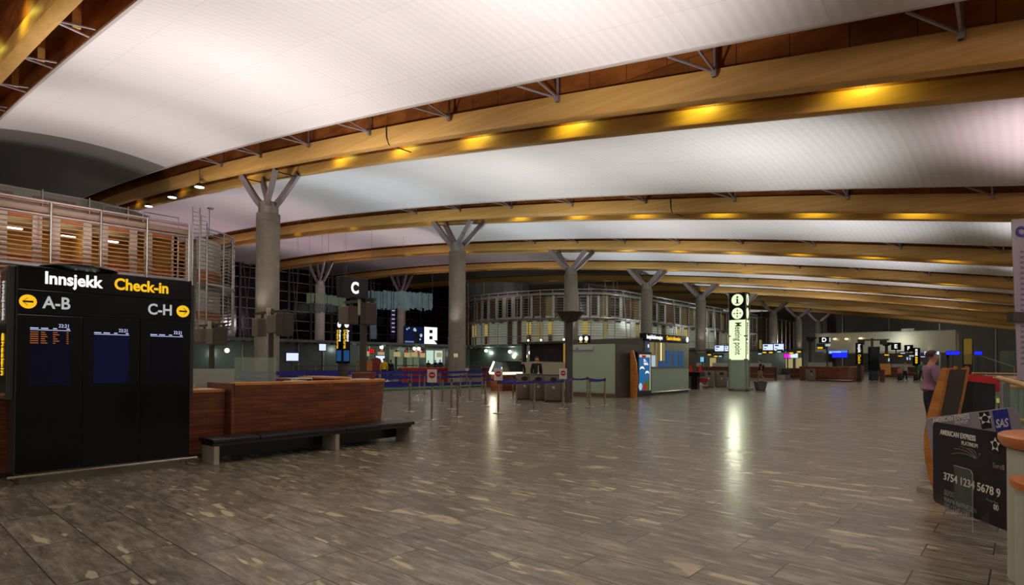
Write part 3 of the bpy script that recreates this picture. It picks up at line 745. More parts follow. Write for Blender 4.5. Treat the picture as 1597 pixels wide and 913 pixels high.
# --- island C behind the desk: screens, masts, sign
def panel_thing(name, lab, cat, m, x0, x1, y0, y1, z0, z1, foot=True, parent=None):
    t = thing(name, lab, cat, ((x0+x1)/2, (y0+y1)/2, 0))
    MB().box(x0, x1, y0, y1, z0, z1, .003).build('pane', m, t)
    b = MB()
    for q in (.12, .88):
        y = y0+(y1-y0)*q; x = x0+(x1-x0)*q
        b.box(x-.03, x+.03, y-.03, y+.03, 0, z0+.06)
    b.build('stand', M_galv, t)
    return t
panel_thing('glass_screen', 'frosted glass screen behind the cups on the lower desk wing', 'glass screen', M_frost, -10.32, -10.30, 3.55, 4.42, .8, 1.36)
panel_thing('glass_screen', 'clear greenish glass screen left of the near concrete column foot', 'glass screen', mat('greenish_pane', 'a9c2ae', .1, alpha=.4), -10.42, -10.40, 4.46, 5.22, .8, 1.56)
M_beige = mat('beige_plastic', 'b9b3a0', .5)
t = thing('monitor', 'beige box monitor standing behind the high wooden desk', 'monitor', (-10.35, 5.85, .76))
b = MB(); b.box(-10.5, -10.3, 5.55, 5.9, .86, 1.18, .02); b.build('casing', M_beige, t); MB().box(-10.42, -10.36, 5.65, 5.8, .76, .87).build('stand', M_darksteel, t); MB().box(-10.3, -10.295, 5.58, 5.87, .9, 1.15).build('screen', M_black, t)
t = thing('desk_box', 'low reddish wooden box on the right end of the high desk', 'box', (-9.78, 6.72, 1.15))
MB().box(-9.9, -9.66, 6.5, 6.88, 1.152, 1.27, .006).build('body', M_desk, t); MB().box(-9.91, -9.65, 6.49, 6.89, 1.27, 1.285).build('lid', M_cap, t)
# inner counters of island C
for k, (x, y, l) in enumerate(((-14.6, 5.7, 'inner wooden counter of the near check-in island, close behind the high desk'), (-16.4, 9.2, 'inner wooden counter of the near check-in island, left of the C sign post'), (-19.8, 12.0, 'inner wooden counter with a pale top, right of the C sign post'))):
    t = thing('check_in_counter', l, 'counter', (x, y, 0))
    MB().box(x-1.1, x+1.0, y-.35, y+.35, 0, .98-.05*k, .01).build('body', M_desk, t); MB().box(x-1.15, x+1.05, y-.4, y+.4, .98-.05*k, 1.02-.05*k, .01).build('counter_top', M_cap, t)
M_monback = mat('monitor_back', '6a6257', .55)
def mast(x, y, h, boxes, lab, r=.07, arm=(-.95, .95)):
    t = thing('monitor_mast', lab, 'mast', (x, y, 0))
    MB().box(x-r, x+r, y-.05, y+.05, 0, h, .008).build('pole', M_darksteel, t)
    MB().box(x-.16, x+.16, y-.16, y+.16, 0, .02).build('base', M_darksteel, t)
    MB().box(x+arm[0], x+arm[1], y-.04, y+.04, h-.12, h-.06).build('crossbar', M_darksteel, t)
    MB().box(x-.05, x+.06, y-.12, y-.04, h-.42, h+.02, .005).build('junction_box', M_beige, t)
    for bx, w, hh, dz, m in boxes:
        o = MB().box(x+bx-w/2, x+bx+w/2, y-.22, y+.06, h-.2-hh+dz, h-.2+dz, .02).build('monitor', m, t)
        MB().box(x+bx-.03, x+bx+.03, y-.03, y+.03, h-.22+dz, h-.06).build('hanger', M_darksteel, o)
    return t
M_mb2 = mat('monitor_back_dark', '3b332e', .5)
mast(-11.13, 7.6, 2.95, ((-.48, .40, .40, 0, M_monback), (.30, .22, .48, .03, M_mb2)), 'dark post carrying the C sign and hanging monitors, behind the high desk', .07, (-.72, .42))
mast(-15.46, 7.6, 2.92, ((-.52, .36, .5, -.05, M_monback), (.42, .52, .48, 0, M_monback), (.9, .4, .6, .03, M_mb2)), 'dark post with hanging monitors in front of the nearest concrete column', .06)
mast(-19.38, 7.6, 2.72, ((-.62, .5, .45, 0, M_monback), (.3, .5, .5, -.03, M_monback), (.85, .35, .55, 0, M_mb2)), 'dark post with hanging monitors just right of the departure board', .09)
t = thing('letter_sign', 'black box sign with a white letter C above the high desk', 'sign', (-11.08, 7.3, 2.88))
b = MB(); b.box(-11.16, -11.0, 6.93, 7.63, 2.88, 3.33, .01); b.build('box', M_kblack, t)
MB().box(-11.14, -11.04, 7.5, 7.62, 2.82, 2.9).build('bracket', M_darksteel, t)
text('lettering', 'C', .34, G_white, t, (-10.996, 7.28, 2.99), (0, 1, 0), bold=.014, align='CENTER', sx=.8)

# --- departure pylon with two lit faces behind the desk
t = thing('departure_pylon', 'slim black pylon with white discs and yellow lettering between the desk posts', 'sign', (-23.8, 15, 0))
MB().box(-24.15, -23.62, 15.0, 15.42, 1.4, 3.42, .01).build('sign_box', M_kblack, t)
MB().box(-24.05, -23.72, 15.05, 15.37, 0, 1.4).build('post', M_darksteel, t)
for face in (0, 1):
    def P(u, z, d=.006): return (-24.15+u, 15.0-d, z) if face == 0 else (-23.62+d, 15.0+u, z)
    wd = .53 if face == 0 else .42; xd = (1, 0, 0) if face == 0 else (0, 1, 0)
    c = wd/2
    MB().extr([P(c+.15*math.cos(a)*wd/.53, 3.2+.15*math.sin(a)) for a in [2*PI*i/24 for i in range(24)]], (0, -.004, 0) if face == 0 else (.004, 0, 0)).build('disc', G_white, t)
    text('lettering', 'Avgang', .2, G_white, t, P(wd*.52, 2.96), (0, 0, -1), xd, sx=.95, bold=.004)
    text('lettering', 'Departures', .2, G_yellow, t, P(wd*.14, 2.96), (0, 0, -1), xd, sx=.95, bold=.004)
    q = MB(); q.extr([P(wd*.15, 1.5), P(wd*.85, 1.5), P(wd*.85, 2.0), P(wd*.15, 2.0)], (0, -.004, 0) if face == 0 else (.004, 0, 0)); q.build('blue_panel', G_sblue, t)

# ================================================================== queue posts
def stanchion(lab, x, y, notice=False, group=None, proto={}):
    key = notice
    if key not in proto:
        t = thing('queue_post', lab, 'queue post', (x, y, 0), 0, group)
        MB().lathe([(.17, 0), (.17, .012), (.15, .022), (.04, .03), (.036, .06)], 24, (x, y, 0)).build('base', M_chrome, t, smooth=True)
        MB().lathe([(.032, .03), (.032, .86)], 14, (x, y, 0)).build('pole', mat('brushed_bronze_steel', '9a8e78', .3, .85), t, smooth=True)
        MB().lathe([(.036, .85), (.036, .95), (.02, .96)], 14, (x, y, 0)).build('head', M_darksteel, t, smooth=True)
        if notice:
            f = MB().box(x-.125, x+.125, y-.012, y+.012, .96, 1.30, .003).build('notice', M_white, t)
            MB().extr([(x+.085*math.cos(a), y-.014, 1.15+.085*math.sin(a)) for a in [2*PI*i/20 for i in range(20)]], (0, -.002, 0)).build('red_disc', M_red, f)
            b = MB(); b.box(x-.06, x+.06, y-.018, y-.015, 1.14, 1.165); b.build('white_bar', M_white, f)
        proto[key] = t; return t
    return dup(proto[key], (x, y, 0), 0, lab, group)
P1 = [(673.4, 655, 1, 'queue post with a red-and-white notice, nearest to the end of the wooden desk'), (713.7, 651, 0, 'bare queue post between the two left notices, in the front row'),
      (777, 645, 1, 'queue post with a red-and-white notice, middle one of the three'), (833, 641.6, 0, 'queue post in front of the middle grey litter bin'), (878, 638, 1, 'queue post with a red-and-white notice, beside the dark uplighter mast'),
      (639, 643, 0, 'queue post right beside the rounded end of the wooden desk'), (704, 639, 0, 'bare queue post just behind the front row, left of the middle notice'), (757, 634, 0, 'bare queue post close behind the middle notice post'),
      (690, 629, 0, 'queue post behind the left notice, in front of the red counter'), (718, 620, 0, 'queue post in the third row, below the right end of the red counter'), (733, 627, 0, 'queue post in the third row, left of the lit food case'),
      (752, 618, 0, 'small distant queue post left of the lit food case'), (654, 612, 0, 'distant queue post under the left end of the red counter'), (662, 617, 0, 'distant queue post, second from the left end of the red counter'),
      (800, 622, 0, 'queue post in front of the lit food case'), (805.5, 632, 0, 'queue post left of the grey litter bins'), (892.5, 630, 0, 'belted queue post right behind the dark uplighter mast'),
      (920, 636, 0, 'belted queue post in front of the green kiosk wall, nearest the viewer'), (916, 628, 0, 'belted queue post close to the green kiosk wall'), (943, 633, 0, 'belted queue post furthest right, below the corner of the green kiosk')]
QP = []
for px, py, n, lab in P1:
    p = onZ(px, py); QP.append(p); t = stanchion(lab, p.x, p.y, bool(n), 'queue posts in front of the wooden desk')
    if n: t.rotation_euler = (0, 0, TH*.9)
def belt(a, c, par, z=.90, wdt=.06, sag=.03):
    b = MB(); a = V((a[0], a[1], z)); c = V((c[0], c[1], z)); pts = [a.lerp(c, u/6)-V((0, 0, sag*4*(u/6)*(1-u/6))) for u in range(7)]
    for p, q in zip(pts[:-1], pts[1:]): b.bar(p, q, .006, wdt)
    return b.build('belt', M_blue, par)
qobj = [o for o in C.objects if o.name.startswith('queue_post') and o.parent is None]
bpy.context.view_layer.update()
def qo(i): return min(qobj, key=lambda o: (V(o.location)-V((QP[i].x, QP[i].y, 0))).length)
for i, j in ((2, 3), (3, 4), (15, 2), (4, 16), (16, 18), (18, 19), (17, 19), (15, 7)):
    belt(QP[i], QP[j], qo(i))
# the belted maze further back
G = 'queue posts of the blue-belted maze'
lab = 'queue post standing among blue belts in the maze below the red counter'
MZ = [(-25.2, 14, 27), (-26.6, 13, 28), (-28.2, 12, 25), (-30.2, 11, 24), (-32.5, 10, 22)]
for X, ya, yb in MZ:
    y = ya; prev = None
    while y <= yb:
        t = stanchion(lab, X, y, False, G)
        if prev is not None:
            for z, wd in ((.88, .10), (.60, .07), (.18, .10)): belt((X, y), (X, prev), t, z, wd, .02)
        prev = y; y += 2.1
tag(MB().box(-24.6, -24.3, 17.5, 26.2, 0, .10, .02).build('green_kerb', mat('green_rubber', '2f6a3c', .6)), 'low green kerb strip on the floor in front of the blue-belted maze', 'kerb strip')

# ================================================================== red counters, food case, bins
t = thing('red_counter', 'long red counter behind the blue belts, left of the second concrete column', 'counter', (-34, 27, 0))
a, c = onZ(646, 597), onZ(728, 597); a = V((-34.2, 26.6, 0)); c = V((-32.0, 31.2, 0)); d = (c-a).normalized(); n = V((-d.y, d.x, 0))
MB().extr([a, c, c+n*.9, a+n*.9], (0, 0, 1.0)).build('front', M_red, t)
MB().extr([p+V((0, 0, 1.0)) for p in (a-n*.06-d*.1, c-n*.06+d*.1, c+n*.96, a+n*.96)], (0, 0, .05)).build('counter_top', mat('orange_red_top', 'e0552c', .4), t)
MB().extr([c-n*.07-d*.2+V((0, 0, .55)), c-n*.07+d*.1+V((0, 0, .9)), c-n*.07+d*.1+V((0, 0, 1.0)), c-n*.07-d*.5+V((0, 0, 1.0))], n*.02).build('white_stripe', M_white, t)
t = thing('red_counter', 'short red counter left of the lit food case', 'counter', (-31, 34, 0))
MB().box(-31.8, -30.8, 32.6, 36.6, 0, 1.05, .02).build('body', M_red, t); MB().box(-31.85, -30.75, 32.5, 36.7, 1.05, 1.09, .01).build('counter_top', M_galv, t)
t = thing('book_rack', 'small wooden display rack with a red arched back, beside the red counter', 'rack', (-36, 25.6, 0))
MB().box(-36.4, -35.9, 24.4, 25.3, 0, 1.55).build('shelves', M_oak, t)
b = MB(); b.extr([(-36.1, 25.4+u, z) for u, z in ((0, 0), (.9, 0), (.9, 1.4), (.75, 1.68), (.45, 1.78), (.15, 1.68), (0, 1.4))], (-.25, 0, 0)); b.build('arched_panel', mat('dark_red_panel', '7a2420', .5), t)
# lit food case on a wooden base
t = thing('food_case', 'brightly lit glass food case on a wooden base, behind the queue posts', 'display case', (-20.5, 22.6, 0))
cx, cy = -20.3, 22.8
MB().box(cx-.45, cx+.35, cy-.9, cy+.6, 0, .85, .02).build('base', M_desk, t)
MB().box(cx-.5, cx+.40, cy-.95, cy+.65, .87, .97, .01).build('lit_deck', glow('case_light', 'fff6d8', 2.4), t)
MB().extr([(cx-.45, cy-.9, .97), (cx-.15, cy-.9, 1.5), (cx+.35, cy-.9, 1.5), (cx+.35, cy-.9, .97)], (0, 1.5, 0)).build('glass_hood', mat('case_glass', '28302e', .05, alpha=.7), t)
b = MB(); b.bar((cx-.5, cy-.93, .95), (cx-.19, cy-.93, 1.52), .06, .08, (0, 1, 0)); b.build('light_strip', MATS['case_light'], t)
MB().box(cx-.2, cx+.4, cy-.8, cy+.6, 1.5, 1.54).build('hood_top', M_black, t)
MB().box(cx-.02, cx+.2, cy-.92, cy-.905, 1.18, 1.36).build('display', G_sblue, t)
point((cx+.1, cy-1.3, 1.15), 30, (1, .9, .65), .15)
# cafe booth behind: dark picture wall, yellow post, counter
t = thing('cafe_booth', 'cafe booth with dark picture panels and a pale counter, left of the dark uplighter mast', 'booth', (-20, 26.5, 0))
MB().box(-23.2, -20.6, 28.0, 28.2, 1.55, 2.62).build('picture_panel', mat('dark_photo', '241a20', .4, var=(2.5, .5)), t)
b = MB()
for x0, x1, z0, z1 in ((-22.7, -22.66, 1.65, 2.3), (-21.3, -21.26, 1.65, 2.3), (-22.7, -21.26, 2.26, 2.3), (-21.95, -21.85, 1.65, 2.62)): b.box(x0, x1, 27.97, 28.0, z0, z1)
b.build('frame_lines', M_mb2, t)
MB().box(-23.6, -18.4, 27.6, 28.4, 2.62, 2.75).build('roof', M_darksteel, t)
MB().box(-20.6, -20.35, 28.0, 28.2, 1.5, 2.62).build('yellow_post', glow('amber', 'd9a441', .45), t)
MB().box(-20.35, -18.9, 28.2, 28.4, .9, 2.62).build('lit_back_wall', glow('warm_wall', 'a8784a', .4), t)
MB().box(-20.2, -19.0, 28.1, 28.2, 2.15, 2.6).build('menu_board', M_mb2, t)
MB().box(-22.8, -18.9, 26.4, 26.5, .0, 1.5).build('counter_screen', mat('pale_screen', 'b0a890', .35), t)
MB().box(-22.8, -18.9, 26.5, 27.1, .0, .95).build('counter', M_galv, t)
MB().box(-23.55, -23.35, 27.7, 27.9, 0, 2.62).build('corner_post', M_darksteel, t); MB().box(-18.75, -18.55, 27.7, 27.9, 0, 2.62).build('corner_post', M_darksteel, t)
for x in (-22.9, -21.9, -20.2): MB().ball((x, 27.5, 2.83), .06).build('spot_lamp', G_lamp, t)
t = thing('food_tray', 'row of wrapped food items on the cafe counter beside the food case', 'food', (-23.4, 25.4, 0))
MB().box(-24.2, -22.6, 25.2, 25.8, 0, 1.0).build('stand', M_desk, t)
for k in range(7): MB().ball((-24.0+.2*k, 25.3, 1.07), .08, 1, 1, .8, 8, 6).build('wrapped_item', mat('wrapped_food', 'd0906a', .5) if k % 2 else M_white, t)
# hanging cafe lamps
for px, lab in ((801.8, 'left of three white pendant lamps over the food case'), (819, 'middle of three white pendant lamps over the food case'), (833, 'right of three white pendant lamps over the food case, beside the picture panel')):
    p = onY(px, 556, 57); t = thing('pendant_lamp', lab, 'lamp', p, 0, 'cafe pendant lamps')
    MB().ball(p, .27, 1, 1, 1.15).build('globe', G_warm, t, smooth=True)
    MB().tube([p+V((0, 0, .2)), V((p.x, p.y, 3.47))], .03, 6).build('cord', M_black, t)
# dark uplighter masts
def uplighter(x, y, h, lab, k=1.0, e=260):
    t = thing('uplighter_mast', lab, 'uplighter', (x, y, 0))
    MB().lathe([(.16*k, 0), (.16*k, .02), (.145*k, .04), (.145*k, h-.36*k)], 24, (x, y, 0)).build('pole', mat('anthracite', '3d3531', .5, .2), t, smooth=True)
    pr = [(.15*k, h-.37*k), (.30*k, h-.33*k), (.40*k, h-.22*k), (.56*k, h-.02*k), (.56*k, h), (.52*k, h), (.36*k, h-.2*k), (.1*k, h-.28*k)]
    MB().lathe(pr, 10, (x, y, 0)).build('bowl', MATS['anthracite'], t)
    MB().lathe([(.1*k, h-.27*k), (.22*k, h-.24*k)], 12, (x, y, 0)).build('lamp_disc', G_lamp, t)
    return t
uplighter(-12.84, 17.81, 3.38, 'dark mast with a wide upturned bowl, left of the green kiosk wall')
uplighter(-16.03, 62.8, 4.1, 'dark mast with an upturned bowl behind the D check-in desk', 1.2)
uplighter(-11.9, 78, 3.95, 'small distant dark mast with an upturned bowl, right of the D island pylon', 1.1)
# grey litter bins
def bin_(x, y, lab, rz, grp, mark=None, proto={}):
    if 'b' not in proto:
        t = thing('litter_bin', lab, 'litter bin', (0, 0, 0), 0, grp)
        MB().box(-.33, .33, -.28, .28, .04, 1.0, .03).build('body', mat('bin_grey', '6e655c', .5, .2), t, smooth=True)
        MB().box(-.31, .31, -.26, .26, 0, .05).build('foot', M_black, t)
        MB().box(-.34, .34, -.29, .29, 1.0, 1.03, .01).build('lid', M_darksteel, t)
        b = MB(); b.extr([(.13*math.cos(a), -.281, .84+.09*math.sin(a)) for a in [2*PI*i/20 for i in range(20)]], (0, -.004, 0)); b.build('slot', M_black, t)
        b = MB(); b.extr([(.05*math.cos(a), -.281, .55+.05*math.sin(a)) for a in [2*PI*i/16 for i in range(16)]], (0, -.004, 0)); b.build('pictogram', mat('bin_mark', 'c9b48a', .5), t)
        t.location = (x, y, 0); t.rotation_euler = (0, 0, rz); proto['b'] = t; return t
    return dup(proto['b'], (x, y, 0), rz, lab, grp)
for px, py, lab in ((817.5, 624, 'left one of the three grey litter bins behind the queue posts'), (839, 625.5, 'middle one of the three grey litter bins behind the queue posts'), (862.5, 627.5, 'right one of the three grey litter bins, touching the dark uplighter mast')):
    p = onZ(px, py); bin_(p.x-.2, p.y+.25, lab, TH, 'grey litter bins')
for px, py, lab in ((1106.5, 604.5, 'grey litter bin beside the red luggage trolley'), (1126.5, 604.5, 'grey litter bin just left of the meeting point pillar')):
    p = onZ(px, py); bin_(p.x-.2, p.y+.25, lab, TH*.8, 'grey litter bins')
p = onZ(1264, 594.5); bin_(p.x, p.y, 'dark litter bin against the front of the D check-in desk', .5, 'grey litter bins')

# ================================================================== green information kiosk
t = thing('information_kiosk', 'green glass information kiosk with a lit check-in sign along its roof edge', 'kiosk', (-15, 26, 0))
M_kgrey = mat('kiosk_grey', '4c4741', .5)
MB().box(-15.75, -13.12, 21.55, 23.6, .16, 2.3, .01).build('front_block', M_glassgreen, t)
MB().box(-15.8, -13.07, 21.5, 23.65, 0, .16).build('skirting', mat('rust_skirting', '5e4a3c', .6), t)
MB().box(-13.125, -13.09, 21.55, 23.55, .16, 2.3).build('dark_side', M_kgrey, t)
MB().box(-17, -13.12, 23.62, 28.7, 0, 2.62, .01).build('rear_block', M_kgrey, t)
MB().box(-13.14, -13.08, 24.068, 28.669, .1, 1.22).build('green_panel', M_glassgreen, t)
MB().box(-13.14, -13.08, 24.068, 28.669, 1.24, 2.5).build('display_wall', mat('olive_wall', '7c7f6c', .3), t)
MB().tube([(-13.02, 24.037, .12), (-13.02, 28.7, .12)], .03, 6).build('foot_rail', M_chrome, t)
hb = MB().box(-13.3, -12.98, 23.95, 28.5, 2.52, 2.86, .008).build('header_sign', M_kblack, t)
text('lettering', 'Innsjekkinformasjon', .26, G_white, hb, (-12.972, 24.02, 2.61), (0, 1, 0), bold=.006, sx=.74)
text('lettering', 'Check-in information', .26, G_yellow, hb, (-12.972, 25.97, 2.61), (0, 1, 0), bold=.006, sx=.68)
b = MB(); b.extr([(-12.972, 28.271+.14*math.cos(a), 2.69+.14*math.sin(a)) for a in [2*PI*i/24 for i in range(24)]], (.004, 0, 0)); b.build('disc', G_white, hb)
G_lblue = glow('poster_blue', '2f5f92', .45); G_pale = glow('poster_pale', 'bcd4dd', .8); G_tan = glow('poster_tan', 'a08c5c', .5)
for y0, y1, z0, z1, m in ((24.221, 24.467, 1.3, 2.45, G_lblue), (24.497, 25.019, 1.32, 1.85, G_pale), (24.497, 24.896, 1.9, 2.45, MATS['poster_tan']), (25.05, 25.264, 1.3, 2.45, MATS['poster_tan']), (25.387, 26.0, 1.6, 2.45, MATS['poster_tan']), (25.387, 25.878, 1.3, 1.58, G_sblue), (26.123, 26.522, 1.3, 2.1, G_sblue), (26.859, 27.289, 1.3, 2.1, G_sblue), (27.473, 28.025, 1.3, 2.1, G_lblue)):
    MB().box(-13.085, -13.06, y0, y1, z0, z1).build('display_poster', m, t)
b = MB(); b.box(-13.085, -13.05, 25.571, 25.608, 1.6, 2.45); b.build('light_tube', G_warm, t)
MB().box(-13.06, -13.05, 24.283, 24.375, 2.2, 2.35).build('pictogram', G_white, t)
tag(MB().box(-15.4, -15.1, 21.46, 21.545, 2.06, 2.2).build('notice_strip', mat('lilac_paper', 'b7b3c4', .6)), 'pale striped notice on the green kiosk wall, left one', 'notice')
tag(MB().box(-14.95, -14.2, 21.46, 21.545, 2.05, 2.2).build('notice_strip', MATS['lilac_paper']), 'pale striped notice on the green kiosk wall, right one', 'notice')
t = thing('lit_sign', 'small black sign with two white lit circles above the green kiosk wall', 'sign', (-15, 22.2, 2.3))
MB().box(-15.35, -14.75, 22.0, 22.1, 2.38, 2.72, .01).build('box', M_kblack, t); MB().box(-15.1, -15.0, 22.02, 22.08, 2.3, 2.4).build('stem', M_darksteel, t)
for x in (-15.2, -14.9): MB().extr([(x+.1*math.cos(a), 21.996, 2.58+.11*math.sin(a)) for a in [2*PI*i/20 for i in range(20)]], (0, -.004, 0)).build('disc', G_white, t)
for x in (-15.2, -14.92): MB().box(x-.08, x+.08, 21.99, 22.0, 2.41, 2.44).build('caption', G_yellow, t)
# poster stand
t = thing('poster_stand', 'backlit paraglider poster in a black frame with a wooden fin, by the green kiosk', 'poster', (-12.8, 23.2, 0))
MB().box(-13.0, -12.72, 22.75, 24.0, 0, 1.98, .01).build('frame', M_black, t)
fin = MB(); fin.extr([(-12.9, 22.42, 0), (-12.9, 22.42, 2.0), (-12.78, 22.42, 2.05), (-12.62, 22.42, 1.5), (-12.56, 22.42, .8), (-12.62, 22.42, 0)], (0, .1, 0)); fin.build('wooden_fin', M_oak, t)
ps = MB().box(-12.72, -12.71, 22.87, 23.88, .26, 1.86).build('poster', glow('poster_sky', '2a6fa8', .7), t)
X = -12.708
MB().box(X, X+.003, 22.87, 23.88, 1.74, 1.86).build('cream_band', glow('cream', 'e8dcc8', .7), ps)
MB().box(X+.003, X+.006, 23.1, 23.45, 1.74, 1.83).build('red_label', glow('red_glow', 'c02a20', .6), ps)
MB().box(X, X+.003, 23.82, 23.88, .26, 1.8).build('cream_edge', MATS['cream'], ps)
for k, (y, z, wd) in enumerate(((23.12, 1.2, .2), (23.58, 1.0, .18))):
    b = MB(); pts = [(math.cos(a), math.sin(a)) for a in [PI*i/14 for i in range(15)]]
    b.extr([(X, y+wd*c, z+.14*s) for c, s in pts]+[(X, y+wd*.85*c, z+.05*s) for c, s in pts[::-1]], (.003, 0, 0)); b.build('paraglider', G_white, ps)
b = MB(); b.extr([(X, y, z) for y, z in ((23.2, .26), (23.85, .26), (23.85, .9), (23.7, .8), (23.6, .65), (23.4, .7), (23.3, .55))], (.002, 0, 0)); b.build('hillside', glow('hill_green', '5a7a2a', .5), ps)
b = MB(); b.extr([(X+.003, 23.35+.17*math.cos(a), .42+.15*math.sin(a)) for a in [2*PI*i/24 for i in range(24)]], (.003, 0, 0)); b.build('red_disc', MATS['red_glow'], ps)
b = MB(); b.extr([(X, 22.98+.15*math.cos(a), .45+.16*math.sin(a)) for a in [2*PI*i/24 for i in range(24)]], (.003, 0, 0)); b.build('white_disc', G_pale, ps)
b = MB()
for k, (z, w0, w1) in enumerate(((1.62, 23.25, 23.4), (1.55, 23.25, 23.5), (1.46, 23.25, 23.62), (1.40, 23.3, 23.68))): b.box(X, X+.003, w0, w1, z, z+.04)
b.build('caption_lines', G_white, ps)

# ================================================================== meeting point pillar
t = thing('meeting_point_pillar', 'tall lit glass Meeting point pillar with an i disc on top', 'sign', (-11.8, 32.3, 0))
x0, x1, y0, y1 = -12.28, -11.34, 32.0, 32.52
MB().box(x0-.1, x1+.14, y0-.1, y1+.35, .06, .14, .01).build('base_plate', M_galv, t)
for x in (x0, x1): MB().box(x-.03, x+.03, y0, y1, 0, .06).build('foot', M_black, t)
MB().box(x0+.02, x1-.02, y0+.02, y1-.02, .14, 1.68).build('lower_glass', mat('pillar_green_glass', '9cb5a0', .14), t)
G_pillar = glow('pillar_light', 'f2ffd0', 1.0)
lit = MB().box(x0+.02, x1-.02, y0+.02, y1-.02, 1.68, 3.86).build('lit_glass', G_pillar, t)
up = MB().box(x0+.02, x1-.02, y0+.02, y1-.02, 4.59, 5.33).build('information_box', M_kblack, t)
up2 = MB().box(x0+.02, x1-.02, y0+.02, y1-.02, 3.88, 4.57).build('pictogram_box', M_kblack, t)
for x in (x0, x1):
    for y in (y0, y1): MB().box(x-.018, x+.018, y-.018, y+.018, .14, 5.33).build('corner_tube', M_galv, t)
MB().box(x0-.02, x1+.02, y0-.02, y1+.02, 5.33, 5.36).build('cap', M_darksteel, t)
b = MB()
for z in (1.7, 2.98):
    for x in (x0+.08, x1-.05): b.tube([(x, y0-.06, z), (x, y0+.04, z)], .045, 8)
    b.tube([(x1-.04, y0+.08, z), (x1+.06, y0+.08, z)], .045, 8)
b.build('glass_clamp', M_galv, t)
xm, ym = (x0+x1)/2, (y0+y1)/2
def disc(par, z, r, m, side):
    b = MB()
    if side == 0: b.extr([(xm+r*math.cos(a), y0+.012, z+r*math.sin(a)) for a in [2*PI*i/32 for i in range(32)]], (0, -.006, 0))
    else: b.extr([(x1-.012, ym+r*.6*math.cos(a), z+r*math.sin(a)) for a in [2*PI*i/32 for i in range(32)]], (.006, 0, 0))
    b.build('disc', m, par)
M_ink = mat('ink', '0a0a0a', .6)
for side in (0, 1):
    disc(up, 4.96, .32, G_pillar, side); disc(up2, 4.22, .31, G_pillar, side)
    if side == 0:
        # serif i
        b = MB(); z = 4.96; b.box(xm-.045, xm+.045, y0-.002, y0+.006, z-.17, z+.06); b.box(xm-.10, xm+.045, y0-.002, y0+.006, z+.03, z+.06); b.box(xm-.11, xm+.11, y0-.002, y0+.006, z-.2, z-.16)
        b.ball((xm, y0+.002, z+.15), .055, 1, .1, 1); b.build('letter_i', M_ink, up)
        b = MB(); z = 4.22; b.ball((xm, y0+.002, z), .045, 1, .1, 1)
        for dx, dz in ((1, 0), (-1, 0), (0, 1), (0, -1)):
            q = V((xm+dx*.10, y0-.002, z+dz*.10)); tip = q; s = V((dz, 0, dx))*.05; e = V((dx, 0, dz))
            b.extr([tip, tip+e*.07+s, tip+e*.07-s], (0, .006, 0)); b.bar(tip+e*.05, tip+e*.15, .02, .006, (0, 1, 0))
        b.build('arrows', M_ink, up2)
        text('lettering', 'Meeting point', .50, mat('lettering_green', '4a5a38', .6), lit, (xm-.12, y0+.012, 3.74), (0, 0, -1), (1, 0, 0), bold=.004, sx=.635)
    else:
        text('letter_i', 'i', .42, M_ink, up, (x1-.004, ym-.05, 4.82), (0, 1, 0), bold=.01)
        text('lettering', 'Meeting point', .26, MATS['lettering_green'], lit, (x1-.012, ym-.08, 3.74), (0, 0, -1), (0, 1, 0), bold=.003, sx=1.2)
spot((xm-.1, y0-.25, 3.2), (xm+.4, y0-5, 0), 120, (.95, 1, .75), 120, 1, .3)
# planter basket, luggage trolley
p = onZ(1186, 609.5)
t = thing('wire_basket', 'grey slatted basket on the floor right of the meeting point pillar', 'basket', p)
b = MB()
for k in range(5): b.lathe([(.27+.02*k, .06+.08*k), (.28+.02*k, .06+.08*k), (.285+.02*k, .11+.08*k), (.275+.02*k, .11+.08*k)], 4, (p.x, p.y, 0))
b.build('slats', mat('basket_grey', '6a635c', .6), t); MB().lathe([(.2, .0), (.26, .02), (.35, .44), (.40, .46), (.40, .49), (.33, .49), (.25, .05)], 4, (p.x, p.y, 0)).build('tub', mat('basket_dark', '403b37', .7), t)
p = onZ(1084.5, 607.3)
t = thing('cone_stand', 'black stand topped with two small red cones beside the green kiosk', 'stand', p)
MB().box(p.x-.18, p.x+.18, p.y-.18, p.y+.18, 0, .72, .01).build('post', M_black, t); MB().box(p.x-.5, p.x+.35, p.y-.2, p.y+.5, .72, .98, .01).build('tray', M_black, t)
for d in (-.28, .2): MB().lathe([(.13, .98), (.12, 1.0), (.02, 1.42), (.012, 1.43)], 14, (p.x+d, p.y+.1+d*.4, 0)).build('cone', glow('red_cone', 'c8281c', .25), t, smooth=True)
p = onZ(1079, 606); tag(MB().box(p.x-.3, p.x+.1, p.y+.1, p.y+.4, 0, 2.15).build('partition_panel', mat('brown_partition', '4b423a', .6)), 'dark brown partition panel behind the cone stand', 'partition')
p = onZ(1096.5, 607)
t = thing('luggage_trolley', 'red and steel luggage trolley beside the cone stand', 'trolley', p, TH*.5)
def loc(b, name, m, **k): return b.build(name, m, t, local=True, **k)
b = MB(); b.tube([(-.25, -.3, .18), (-.25, .45, .18), (-.2, .5, .95), (.2, .5, .95), (.25, .45, .18), (.25, -.3, .18)], .02, 6); b.tube([(-.25, -.3, .18), (.25, -.3, .18)], .02, 6); loc(b, 'frame', M_galv, smooth=True)
loc(MB().box(-.27, .27, -.32, -.28, .38, .62, .01), 'red_sign', M_red); loc(MB().box(-.24, .24, -.3, .4, .19, .22), 'deck', M_galv)
b = MB(); b.tube([(-.25, -.3, .2), (-.25, -.3, .55)], .015, 6).tube([(.25, -.3, .2), (.25, -.3, .55)], .015, 6); loc(b, 'basket_frame', M_galv)
